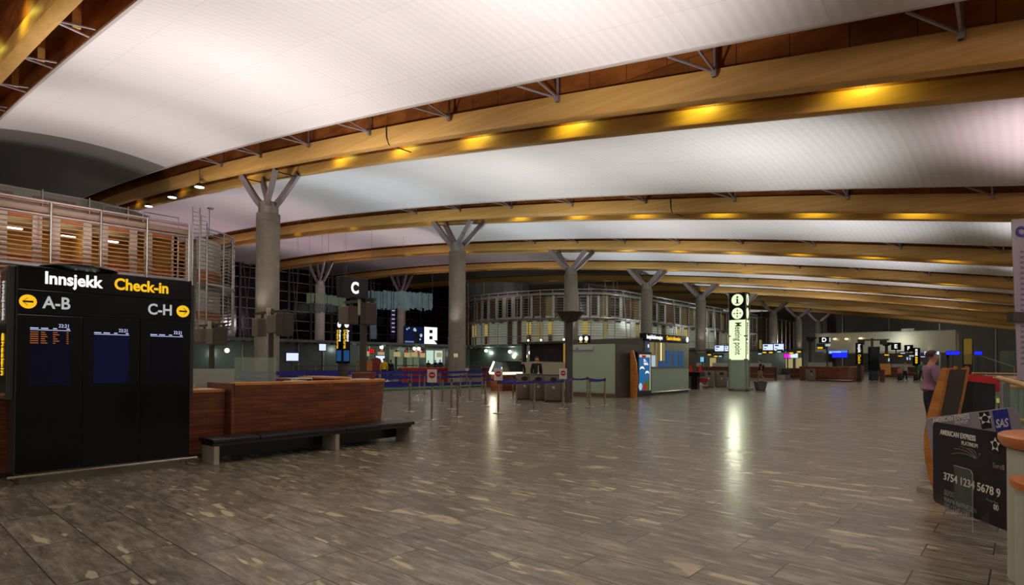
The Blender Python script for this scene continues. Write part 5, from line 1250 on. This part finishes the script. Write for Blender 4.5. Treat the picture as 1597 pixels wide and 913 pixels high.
ct('AMERICAN EXPRESS', 1467, 677.5, 7.5, bd1, L1, n1, xd, zd, sx=.86, bold=.02)
ct('PLATINUM', 1500, 694, 6.2, bd1, L1, n1, xd, zd, sx=.90)
ct('3754 1234 5678 9', 1472, 748, 11.5, bd1, L1, n1, xd, zd, sx=1.04, bold=.01, nm='card_number')
ct('00/00', 1473, 772, 9, bd1, L1, n1, xd, zd, M_dim, sx=.85)
ct('NAVN NAVNESEN', 1473, 783, 8.5, bd1, L1, n1, xd, zd, M_dim, sx=.76)
ct('ESE123456789', 1473, 793, 8.5, bd1, L1, n1, xd, zd, M_dim, sx=.84)
ct('00', 1550, 795, 9, bd1, L1, n1, xd, zd, M_sil, sx=.9); ct('EuroB', 1549, 729.5, 8, bd1, L1, n1, xd, zd, M_dim, sx=.9)
ct('Member Since', 1539, 781, 3.5, bd1, L1, n1, xd, zd, M_dim, sx=.9)
ec = on_plane(1553, 694, L1, n1); star_logo(bd1, ec, xd, zd, .062, n1, M_sil)
b = MB()
for k in range(5):
    c = on_plane(1522, 716, L1, n1)+n1*.003; a0 = 150-24*k
    pts = [c+xd*(.0+.34*u*math.cos(math.radians(a0+30*u)))+zd*(.30*u*math.sin(math.radians(a0))*.6-.10*u*u) for u in [i/8 for i in range(9)]]
    b.tube(pts, .0022, 4)
b.build('line_drawing', M_dim, bd1)
# clear leaflet pocket and foot of the black board
q0 = L1+xd*.40; M_acr = mat('acrylic', 'c8d4cc', .08, alpha=.07)
b = MB(); b.extr([q0+V((0, 0, -.10))+n1*.03, q0+xd*.26+V((0, 0, -.10))+n1*.03, q0+xd*.26+V((0, 0, .42))+n1*.03, q0+V((0, 0, .42))+n1*.03], n1*.012); b.build('leaflet_pocket', M_acr, t1)
b = MB(); b.tube([q0+xd*.26+V((0, 0, -.12))+n1*.04, q0+xd*.26+V((0, 0, .40))+n1*.04, q0+xd*.23+V((0, 0, .43))+n1*.04, q0+V((0, 0, .43))+n1*.04], .003, 5); b.build('pocket_edge', mat('acrylic_edge', 'a9b4ae', .2), t1)
b = MB()
for d in (.2, .8): b.extr([L1+xd*d+V((0, 0, -.13)), L1+xd*d+n1*.22+V((0, 0, -.13)), L1+xd*d+V((0, 0, .10))], xd*.012); b.extr([L1+xd*d+V((0, 0, -.13)), L1+xd*d-n1*.22+V((0, 0, -.13)), L1+xd*d+V((0, 0, .10))], xd*.012)
b.build('foot', M_acr, t1)
# grey board behind
al = math.radians(9.5); A2 = cam_at(1444, 6.12); C2 = cam_at(1590, 5.95); d2 = (C2-A2).normalized(); w2 = (C2-A2).length
x2 = d2*math.cos(al)+V((0, 0, 1))*math.sin(al); z2 = -d2*math.sin(al)+V((0, 0, 1))*math.cos(al)
TL = on_plane(1443, 653, A2, d2.cross(V((0, 0, 1)))); L2 = TL-z2*.72
t2, bd2, n2 = card('card_board', 'tilted grey charge-card board with a blue square, behind the black one', L2, x2, z2, w2*1.0, .72, M_card2)
ct('AMERICAN EXPRESS', 1455, 660, 7.5, bd2, L2, n2, x2, z2, sx=.53, bold=.02); ct('PREMIUM', 1489.5, 663, 6, bd2, L2, n2, x2, z2, M_sil, sx=.52)
def qb(px0, py0, px1, py1, m, nm, par=bd2, P0=L2, n=n2, X=x2, Z=z2):
    a = on_plane(px0, py0, P0, n); w_ = (on_plane(px1, py0, P0, n)-a).length; h_ = (on_plane(px0, py1, P0, n)-a).length
    b = MB(); b.extr([a+n*.001, a+X*w_+n*.001, a+X*w_-Z*h_+n*.001, a-Z*h_+n*.001], n*.003); return b.build(nm, m, par)
qb(1526.5, 644, 1542, 670, M_card1, 'black_square'); sq = qb(1547, 641, 1571, 675, mat('logo_blue', '1c2a8c', .35), 'blue_square')
star_logo(bd2, on_plane(1536, 653.5, L2, n2), x2, z2, .062, n2, M_sil)
ct('SAS', 1553, 667.5, 12.5, bd2, L2, n2, x2, z2, M_white, sx=.60, bold=.03, shear=.25)
b = MB(); b.extr([L2+x2*.5-z2*.0, L2+x2*.56, V((L2.x, L2.y, 0))+d2*.62-n2*.25, V((L2.x, L2.y, 0))+d2*.42-n2*.25], n2*.02); b.build('prop', M_darksteel, t2)

# wooden self-service machine seen from behind
def machine(lab, px, depth, proto={}):
    t = thing('check_in_machine', lab, 'machine', cam_at(px, depth)); fb = (-RV*.38+FV*.925).normalized(); sv = (RV*.925+FV*.38).normalized(); o = t.location.copy()
    prof_o = [(.11, 0), (.18, .2), (.22, .42), (.225, .65), (.19, .9), (.12, 1.15), (.02, 1.46)]; prof_i = [(-.03, 1.46), (.03, 1.12), (.08, .88), (.10, .65), (.09, .42), (.04, .2), (-.03, 0)]
    for k in (0, 1):
        b = MB(); b.extr([o+sv*(.36*k)+fb*f+V((0, 0, z)) for f, z in prof_o+prof_i], sv*.06); b.build('side_board', M_oak, t, smooth=True, ang=25)
    b = MB(); pts = [(f+.025, z) for f, z in prof_i[::-1][1:-1]]+[(.0, 1.44)]; n = len(pts); vs = [o+sv*.06+fb*f+V((0, 0, z)) for f, z in pts]+[o+sv*.36+fb*f+V((0, 0, z)) for f, z in pts]
    vs += [p-fb*.03 for p in vs]; fs = [(i, i+1, n+i+1, n+i) for i in range(n-1)]+[(2*n+i, 3*n+i, 3*n+i+1, 2*n+i+1) for i in range(n-1)]; b.add(vs, fs); b.build('mesh_back', mat('dark_mesh', '3b342a', .55, var=(60, .3)), t, smooth=True)
    b = MB(); b.extr([o+fb*.3-sv*.02, o+sv*.44+fb*.3, o+sv*.44-fb*.06, o-fb*.06-sv*.02], (0, 0, .05)); b.build('base_plate', M_slableg, t)
    b = MB(); b.extr([o+sv*.06+fb*.15+V((0, 0, .9)), o+sv*.36+fb*.15+V((0, 0, .9)), o+sv*.36+fb*.03+V((0, 0, 1.42)), o+sv*.06+fb*.03+V((0, 0, 1.42))], fb*.03); b.build('screen_panel', M_black, t)
    return t
machine('wooden self-service machine with a dark mesh back, behind the grey card board', 1472, 6.65)
machine('farther wooden self-service machine, in front of the man in the mauve shirt', 1489, 12.0)
c = cam_at(1516, 8.0); t = thing('black_cabinet', 'black cabinet with a red cloth over its top, right of the nearer wooden machine', 'cabinet', c)
u = RV*.15; w_ = FV*.2
MB().extr([c-u-w_, c+u-w_, c+u+w_, c-u+w_], (0, 0, 1.29)).build('body', M_black, t)
b = MB(); b.extr([c-u*1.06-w_*1.06+V((0, 0, 1.27)), c+u*1.06-w_*1.06+V((0, 0, 1.24)), c+u*1.06+w_+V((0, 0, 1.27)), c-u*1.06+w_+V((0, 0, 1.3))], (0, 0, .075)); b.extr([c-u*.9-w_*.9+V((0, 0, 1.345)), c+u*.9-w_*.9+V((0, 0, 1.32)), c+u*.7+w_+V((0, 0, 1.345)), c-u*.8+w_+V((0, 0, 1.38))], (0, 0, .02)); b.build('red_cloth', mat('red_cloth', 'b8241f', .8), t)
c = cam_at(1481, 12.6); t = thing('red_bag', 'red bag on a low shelf behind the nearer wooden machine, beside the man in mauve', 'bag', c)
b = MB(); b.ball(c+V((0, 0, 1.36)), .13, 1.3, .8, .5); b.build('bag', MATS['red_cloth'], t, smooth=True); MB().extr([c-RV*.2-FV*.15, c+RV*.2-FV*.15, c+RV*.2+FV*.15, c-RV*.2+FV*.15], (0, 0, 1.3)).build('shelf', M_darksteel, t)

# white round counter in the lower right corner
c = cam_at(1566, 3.9)+RV*.60
t = thing('round_counter', 'white rounded counter with orange-brown wooden tops in the lower right corner', 'counter', c)
M_top = wood('pear_wood', 'a65a28', 'c4743a', .35, 1.2, (3, 3, 3)); M_cwhite = mat('counter_white', 'b3b3a4', .4)
def pl(a): return c+RV*(.45*math.cos(a))+FV*(.45*math.sin(a))
MB().extr([pl(2*PI*i/40) for i in range(40)], (0, 0, .915)).build('body', M_cwhite, t, smooth=True, ang=30)
b = MB(); vs = []
for r_, z in ((.43, .915), (.475, .925), (.50, .97), (.50, 1.0), (.48, 1.015)): vs += [c+RV*(r_*math.cos(2*PI*i/40))+FV*(r_*math.sin(2*PI*i/40))+V((0, 0, z)) for i in range(40)]
fs = [(k*40+i, k*40+(i+1) % 40, (k+1)*40+(i+1) % 40, (k+1)*40+i) for k in range(4) for i in range(40)]+[tuple(range(40))[::-1], tuple(range(160, 200))]
b.add(vs, fs).build('upper_top', M_top, t, smooth=True, ang=40)
c2 = cam_at(1578, 3.45)+RV*.43
b = MB(); b.extr([c2+RV*(.30*math.cos(2*PI*i/32))+FV*(.34*math.sin(2*PI*i/32)) for i in range(32)], (0, 0, .74)); b.build('lower_body', M_cwhite, t, smooth=True, ang=30)
b = MB(); b.extr([c2+RV*(.325*math.cos(2*PI*i/32))+FV*(.37*math.sin(2*PI*i/32))+V((0, 0, .74)) for i in range(32)], (0, 0, .04)); b.build('lower_top', M_top, t, smooth=True, ang=30)

# glass balustrades
M_bal = mat('balustrade_glass', '8fae9c', .08, alpha=.38)
def balustrade(lab, p, q, h, n, rails, mr, name='glass_balustrade'):
    t = thing(name, lab, 'balustrade', p); d = (q-p)
    nn = V((-d.y, d.x, 0)).normalized()
    for i in range(n):
        a = p+d*((i+.04)/n); c = p+d*((i+.96)/n); MB().extr([a+V((0, 0, .08)), c+V((0, 0, .08)), c+V((0, 0, h-.1)), a+V((0, 0, h-.1))], nn*.012).build('glass_pane', M_bal, t)
    for i in range(n+1): a = p+d*(i/n); MB().bar(a, a+V((0, 0, h)), .05, .03).build('post', M_galv, t)
    for z in rails: MB().tube([p+V((0, 0, z)), q+V((0, 0, z))], .025, 8).build('rail', mr, t, smooth=True)
    return t
M_hr = wood('handrail_wood', 'b98a4a', 'd4a864', .4, 1, (3, 3, 3))
ba = balustrade('glass balustrade with two pale rails behind the grey card board', cam_at(1528, 9.8), cam_at(1640, 9.2), 1.27, 3, (1.27, 1.14, .6), M_hr)
balustrade('long far glass balustrade around the stair well, right of the black cabinet', cam_at(1516, 24), cam_at(1660, 21), 1.15, 6, (1.15,), M_hr)
balustrade('middle glass balustrade behind the pale rails, below the hanging banner', cam_at(1533, 15), cam_at(1650, 13), 1.2, 4, (1.2, 1.0), M_galv)
a = cam_at(1557, 7.4, 1.33); c = cam_at(1625, 5.6, 1.26)
t = thing('wooden_handrail', 'sloping pale wooden handrail in front of the hanging banner', 'handrail', (a.x, a.y, 0)); MB().tube([a, c], .03, 10).build('rail', M_hr, t, smooth=True)
for u in (.08, .9): p = a.lerp(c, u); MB().tube([V((p.x, p.y, 0)), p], .018, 6).build('post', M_galv, t)
q = cam_at(1569, 8.4); t = thing('glass_end_panel', 'grey-green glass end panel with a brass corner behind the grey card board', 'glass panel', q)
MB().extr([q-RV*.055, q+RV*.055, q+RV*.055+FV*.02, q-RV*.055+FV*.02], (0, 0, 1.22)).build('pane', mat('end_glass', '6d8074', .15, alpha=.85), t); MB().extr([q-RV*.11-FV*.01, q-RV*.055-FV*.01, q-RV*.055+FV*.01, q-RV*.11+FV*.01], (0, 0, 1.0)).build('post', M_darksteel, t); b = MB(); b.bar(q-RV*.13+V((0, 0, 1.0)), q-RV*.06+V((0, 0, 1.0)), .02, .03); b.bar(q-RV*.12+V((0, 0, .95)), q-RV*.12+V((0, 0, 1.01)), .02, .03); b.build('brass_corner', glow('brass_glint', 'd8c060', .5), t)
q = cam_at(1556.5, 9.6); t = thing('red_tag', 'small red tag hanging from the pale rail of the glass balustrade', 'tag', (q.x, q.y, 1.06)); b = MB(); b.extr([q-RV*.04+V((0, 0, 1.06)), q+RV*.04+V((0, 0, 1.06)), q+RV*.042+V((0, 0, 1.24)), q-RV*.042+V((0, 0, 1.24))], FV*.01); b.build('tag', M_red, t); MB().tube([q+V((0, 0, 1.22)), q+V((0, 0, 1.30))], .008, 5).build('loop', M_darksteel, t)
# hanging banner at the right edge
q = cam_at(1583, 8.2); t = thing('hanging_banner', 'tall white printed banner clamped to a post at the right edge', 'banner', q)
b = MB(); w_ = .75; b.extr([q-RV*.035+V((0, 0, 3.55)), q+RV*(w_)+V((0, 0, 3.60)), q+RV*(w_+.06)+V((0, 0, 1.28)), q+RV*.04+V((0, 0, 1.28))], FV*.012); cl = b.build('cloth', mat('banner_white', 'a59da0', .6), t)
text('lettering', 'O', .20, mat('violet_print', '3a3a86', .5), cl, q+RV*.02-FV*.004+V((0, 0, 3.31)), RV, (0, 0, 1), bold=.008)
b = MB()
for k in range(22): b.extr([q+RV*.085-FV*.003+V((0, 0, 1.5+.075*k)), q+RV*.16-FV*.003+V((0, 0, 1.5+.075*k)), q+RV*.16-FV*.003+V((0, 0, 1.53+.075*k)), q+RV*.085-FV*.003+V((0, 0, 1.53+.075*k))], FV*.002)
b.build('print_lines', mat('print_violet', '77708a', .6), cl)
MB().tube([q+RV*.30+FV*.05, q+RV*.30+FV*.05+V((0, 0, 3.7))], .03, 8).build('post', M_darksteel, t); MB().extr([q-RV*.05-FV*.03+V((0, 0, 2.1)), q+RV*.3-FV*.03+V((0, 0, 2.1)), q+RV*.3-FV*.03+V((0, 0, 2.24)), q-RV*.05-FV*.03+V((0, 0, 2.24))], FV*.1).build('clamp', M_darksteel, t)

# ================================================================== people
def skin(name, J, E, root_j, m, parent, sub=1):
    me = bpy.data.meshes.new('tmp'); names = list(J); me.from_pydata([J[k][0] for k in names], [(names.index(a), names.index(c)) for a, c in E], [])
    bm = bmesh.new(); bm.from_mesh(me); L = bm.verts.layers.skin.verify(); bm.verts.ensure_lookup_table()
    for i, k in enumerate(names):
        r = J[k][1]; bm.verts[i][L].radius = (r, r) if not isinstance(r, tuple) else r; bm.verts[i][L].use_root = (k == root_j)
    bm.to_mesh(me); bm.free()
    o = bpy.data.objects.new('tmp', me); C.objects.link(o); md = o.modifiers.new('s', 'SKIN'); md.use_smooth_shade = True
    if sub: s = o.modifiers.new('d', 'SUBSURF'); s.levels = sub; s.render_levels = sub
    dg = bpy.context.evaluated_depsgraph_get(); dg.update(); me2 = bpy.data.meshes.new_from_object(o.evaluated_get(dg)); bpy.data.objects.remove(o)
    me2.materials.clear(); me2.materials.append(m); me2.name = name
    ob = bpy.data.objects.new(name, me2); C.objects.link(ob); ob.parent = parent; return ob
M_skin = mat('skin', 'c08a70', .5)
def person(lab, loc, face, shirt, trousers, hair, pose='stand', h=1.75, lean=0.0, group=None, bald=False, shoes='141212'):
    """local +Y is where the person looks"""
    t = thing('person', lab, 'person', (loc[0], loc[1], 0), math.atan2(-face[0], face[1]), group); s = h/1.75; t.scale = (s, s, s)
    ly = lean
    def T(x, y, z): return (x, y+ly*max(0, z-.9), z)
    J = {'pel': (T(0, 0, .96), (.135, .105)), 'spi': (T(0, 0, 1.12), (.125, .10)), 'che': (T(0, 0, 1.31), (.15, .11)), 'nkb': (T(0, -.01, 1.46), .065), 'nk': (T(0, 0, 1.53), .062),
         'jaw': (T(0, .03, 1.585), (.066, .08)), 'hd': (T(0, .015, 1.66), (.086, .104)), 'top': (T(0, 0, 1.735), .045), 'nose': (T(0, .125, 1.635), .012), 'eaL': (T(-.085, .01, 1.645), .014), 'eaR': (T(.085, .01, 1.645), .014)}
    E = [('pel', 'spi'), ('spi', 'che'), ('che', 'nkb'), ('nkb', 'nk'), ('nk', 'jaw'), ('jaw', 'hd'), ('hd', 'top'), ('hd', 'nose'), ('hd', 'eaL'), ('hd', 'eaR')]
    st = {'stand': (.03, -.03), 'walk': (.26, -.30), 'work': (.04, -.06), 'trolley': (.12, -.14), 'lean': (.05, 0)}[pose]
    for sgn, k, dy in ((-1, 'L', st[0]), (1, 'R', st[1])):
        kb = .10 if dy < -.2 else .03
        J['hip'+k] = ((sgn*.09, 0, .88), .085); J['kn'+k] = ((sgn*.10, dy*.5+kb, .49), .06); J['an'+k] = ((sgn*.10, dy-.02, .10 if dy > -.2 else .17), .042); J['to'+k] = ((sgn*.11, dy+.15, .045 if dy > -.2 else .06), .036)
        E += [('pel', 'hip'+k), ('hip'+k, 'kn'+k), ('kn'+k, 'an'+k), ('an'+k, 'to'+k)]
        sh = T(sgn*.185, -.01, 1.415)
        if pose == 'work': el = (sgn*.23, .02, 1.14); wr = (sgn*.13, .25, 1.16); hd = V((-.25*sgn, 1, .05)).normalized()
        elif pose == 'walk': el = (sgn*.25, -.10*sgn-.02, 1.14); wr = (sgn*.25, (-.02 if sgn > 0 else .16), .92); hd = V((0, .35, -1)).normalized()
        elif pose == 'trolley': el = (sgn*.25, -.05, 1.13); wr = (sgn*.27, .03, .88); hd = V((0, .1, -1)).normalized()
        else: el = (sgn*.24, -.04, 1.14); wr = (sgn*.24, .05, .90); hd = V((0, .2, -1)).normalized()
        el = V(T(*el)); wr = V(T(*wr))
        J['sh'+k] = (sh, .062); J['el'+k] = (tuple(el), .043); J['wr'+k] = (tuple(wr), .029)
        E += [('che', 'sh'+k), ('sh'+k, 'el'+k), ('el'+k, 'wr'+k)]
        side = hd.cross(V((sgn, 0, 0))).normalized(); pm = wr+hd*.065; J['pm'+k] = (tuple(pm), (.036, .02)); E.append(('wr'+k, 'pm'+k))
        curl = V((-sgn, 0, 0))
        for f, (off, ln) in enumerate(((-.028, .062), (-.009, .074), (.010, .068), (.028, .054))):
            a = pm+hd*.04+side*off; c = a+hd*ln*.55+curl*.006; e = c+hd*ln*.4+curl*.022
            for nm, q, r in (('a', a, .0095), ('c', c, .0085), ('e', e, .007)): J[f'f{f}{nm}{k}'] = (tuple(q), r)
            E += [('pm'+k, f'f{f}a{k}'), (f'f{f}a{k}', f'f{f}c{k}'), (f'f{f}c{k}', f'f{f}e{k}')]
        a = wr+hd*.035-side*.03; c = a+hd*.035-side*.022+curl*.01
        J['t0'+k] = (tuple(a), .011); J['t1'+k] = (tuple(c), .009); E += [('wr'+k, 't0'+k), ('t0'+k, 't1'+k)]
    skin('body', J, E, 'pel', M_skin, t)
    def grow(keys, add):
        return {k: (J[k][0], tuple(r+add for r in J[k][1]) if isinstance(J[k][1], tuple) else J[k][1]+add) for k in keys}
    K = ['pel', 'hipL', 'knL', 'anL', 'hipR', 'knR', 'anR']; G1 = grow(K, .018); G1['pel'] = (J['pel'][0], (.135, .115)); G1['wst'] = (T(0, 0, 1.06), (.125, .105)); skin('trousers', G1, [e for e in E if e[0] in K and e[1] in K]+[('wst', 'pel')], 'pel', mat('cloth_'+trousers, trousers, .85), t)
    K = ['spi', 'che', 'nkb', 'shL', 'elL', 'shR', 'elR', 'wrL', 'wrR']; G2 = grow(K, .022); G2['hem'] = (T(0, 0, .90), (.158, .135)); G2['mid'] = (T(0, 0, 1.0), (.15, .125))
    skin('shirt', G2, [e for e in E if e[0] in K and e[1] in K]+[('hem', 'mid'), ('mid', 'spi')], 'spi', mat('cloth_'+shirt, shirt, .85), t)
    for k in 'LR':
        a = V(J['an'+k][0]); c = V(J['to'+k][0]); skin('shoe', {'h': (tuple(a+V((0, -.03, -.05))), .042), 'm': (tuple((a+c)/2+V((0, 0, -.015))), .045), 't': (tuple(c+V((0, .02, 0))), .038)}, [('h', 'm'), ('m', 't')], 'm', mat('shoe_'+shoes, shoes, .5), t)
    hb = MB()
    n_, m_ = 16, 7; vs = []; hc = V(T(0, .0, 1.672)); lo_ = -.35
    for i in range(m_+1):
        ph = (lo_+(PI/2-lo_)*i/m_)
        for j in range(n_):
            a = 2*PI*j/n_; fr = max(0, math.sin(a)); z = math.sin(ph)
            zz = z if not (fr > .35 and z < .45) else .45
            rr = math.cos(math.asin(min(.999, zz)))
            vs.append(hc+V((.094*rr*math.cos(a), (.112*rr*math.sin(a)-.006), .098*zz)))
    hb.add(vs, [(i*n_+j, i*n_+(j+1) % n_, (i+1)*n_+(j+1) % n_, (i+1)*n_+j) for i in range(m_) for j in range(n_) ]); hb.build('hair', mat('hair_'+hair, hair, .7), t, smooth=True, local=True)
    fb_ = MB()
    for sx in (-1, 1): fb_.ball(T(sx*.032, .098, 1.665), .010, 1, .6, .7, 8, 6)
    fb_.build('eyes', M_black, t, local=True); MB().ball(T(0, .098, 1.595), .022, 1, .4, .25, 8, 6).build('mouth', mat('lips', '8a4a42', .5), t, local=True)
    return t
DL = -RV; TOW = -FV
person('balding man in a mauve shirt and dark trousers standing at the farther wooden machine', cam_at(1450, 11.5), RV*.95-FV*.25, '8a6678', '20202a', '3a2620', 'work', 1.76, .05, bald=True)
w1 = person('man in a dark top and khaki trousers walking left past the meeting point pillar', onZ(1187, 598), DL+FV*.45, '15161a', '8a7650', '1c1512', 'walk', 1.74, .10)
b = MB(); b.ball((0, -.17, 1.22), .17, .9, .55, 1.3); b.build('backpack', M_black, w1, smooth=True, local=True)
person('traveller in a pale grey top with a black wheeled case, far down the hall', cam_at(1411, 51), TOW+RV*.1, '9a948c', '20232c', '2a1c16', 'trolley', 1.66)
person('traveller in a green jacket with a black wheeled case, far down the hall', cam_at(1437, 51.4), TOW, '2c6a34', '1d212b', '2a2018', 'trolley', 1.74)
for px, d, lab in ((1403.5, 50.6, 'black wheeled case beside the traveller in the pale grey top'), (1428.6, 50.8, 'black wheeled case on the left of the traveller in the green jacket'), (1445, 51.0, 'black wheeled case on the right of the traveller in the green jacket')):
    c = cam_at(px, d); t = thing('suitcase', lab, 'suitcase', c, 0, 'black wheeled cases'); MB().box(c.x-.17, c.x+.17, c.y-.24, c.y+.24, .06, .68, .05).build('shell', M_black, t, smooth=True)
    b = MB(); b.tube([(c.x, c.y-.12, .68), (c.x, c.y-.12, .98), (c.x, c.y+.12, .98), (c.x, c.y+.12, .68)], .012, 6); b.build('handle', M_darksteel, t)
    for dy in (-.2, .2): MB().tube([(c.x-.16, c.y+dy, .05), (c.x-.12, c.y+dy, .05)], .05, 10).build('wheel', M_darksteel, t)
c = cam_at(1402.5, 50.2); t = thing('shoulder_bag', 'small orange-pink bag held by the traveller in the pale grey top', 'bag', (c.x, c.y, .8)); b = MB(); b.ball(c+V((0, 0, .93)), .2, .8, .6, 1.1); b.build('bag', mat('salmon_cloth', 'c86a54', .8), t, smooth=True); b = MB(); b.tube([c+V((0, 0, 1.1)), c+RV*.16+V((0, 0, 1.3)), c+RV*.3+V((0, 0, 1.36))], .015, 5); b.build('strap', MATS['salmon_cloth'], t)
w2 = person('man in a dark jacket with a white lanyard behind the grey litter bins', cam_at(837, 25.2), TOW+RV*.5, '17171c', '1a1a20', '221812', 'stand', 1.72)
MB().box(-.012, .012, .145, .155, 1.08, 1.38).build('lanyard', M_white, w2, local=True); MB().box(-.04, .04, .15, .158, 1.0, 1.09).build('badge', M_white, w2, local=True)
person('person in dark clothes behind the food case', cam_at(812, 32.5), TOW, '151316', '141418', '17120f', 'stand', 1.66)
person('person in a yellow vest seen from behind among the blue belts', cam_at(599, 41.2), FV-RV*.2, 'd0a818', '1a1a22', '2a1c14', 'lean', 1.7)
person('person in dark clothes right beside the one in the yellow vest', cam_at(609.5, 41.8), FV+RV*.3, '1b1a22', '1a1a22', '33201a', 'lean', 1.6)
for px, d, hh, lab in ((668, 66, 1.62, 'dark figure at the left side of the bright doorway'), (679, 66, 1.66, 'dark figure in the middle of the bright doorway'), (686.5, 66, 1.7, 'dark figure at the right side of the bright doorway')):
    person(lab, cam_at(px, d), TOW, '111114', '111114', '0e0c0c', 'stand', hh, 0, 'figures in the bright doorway')
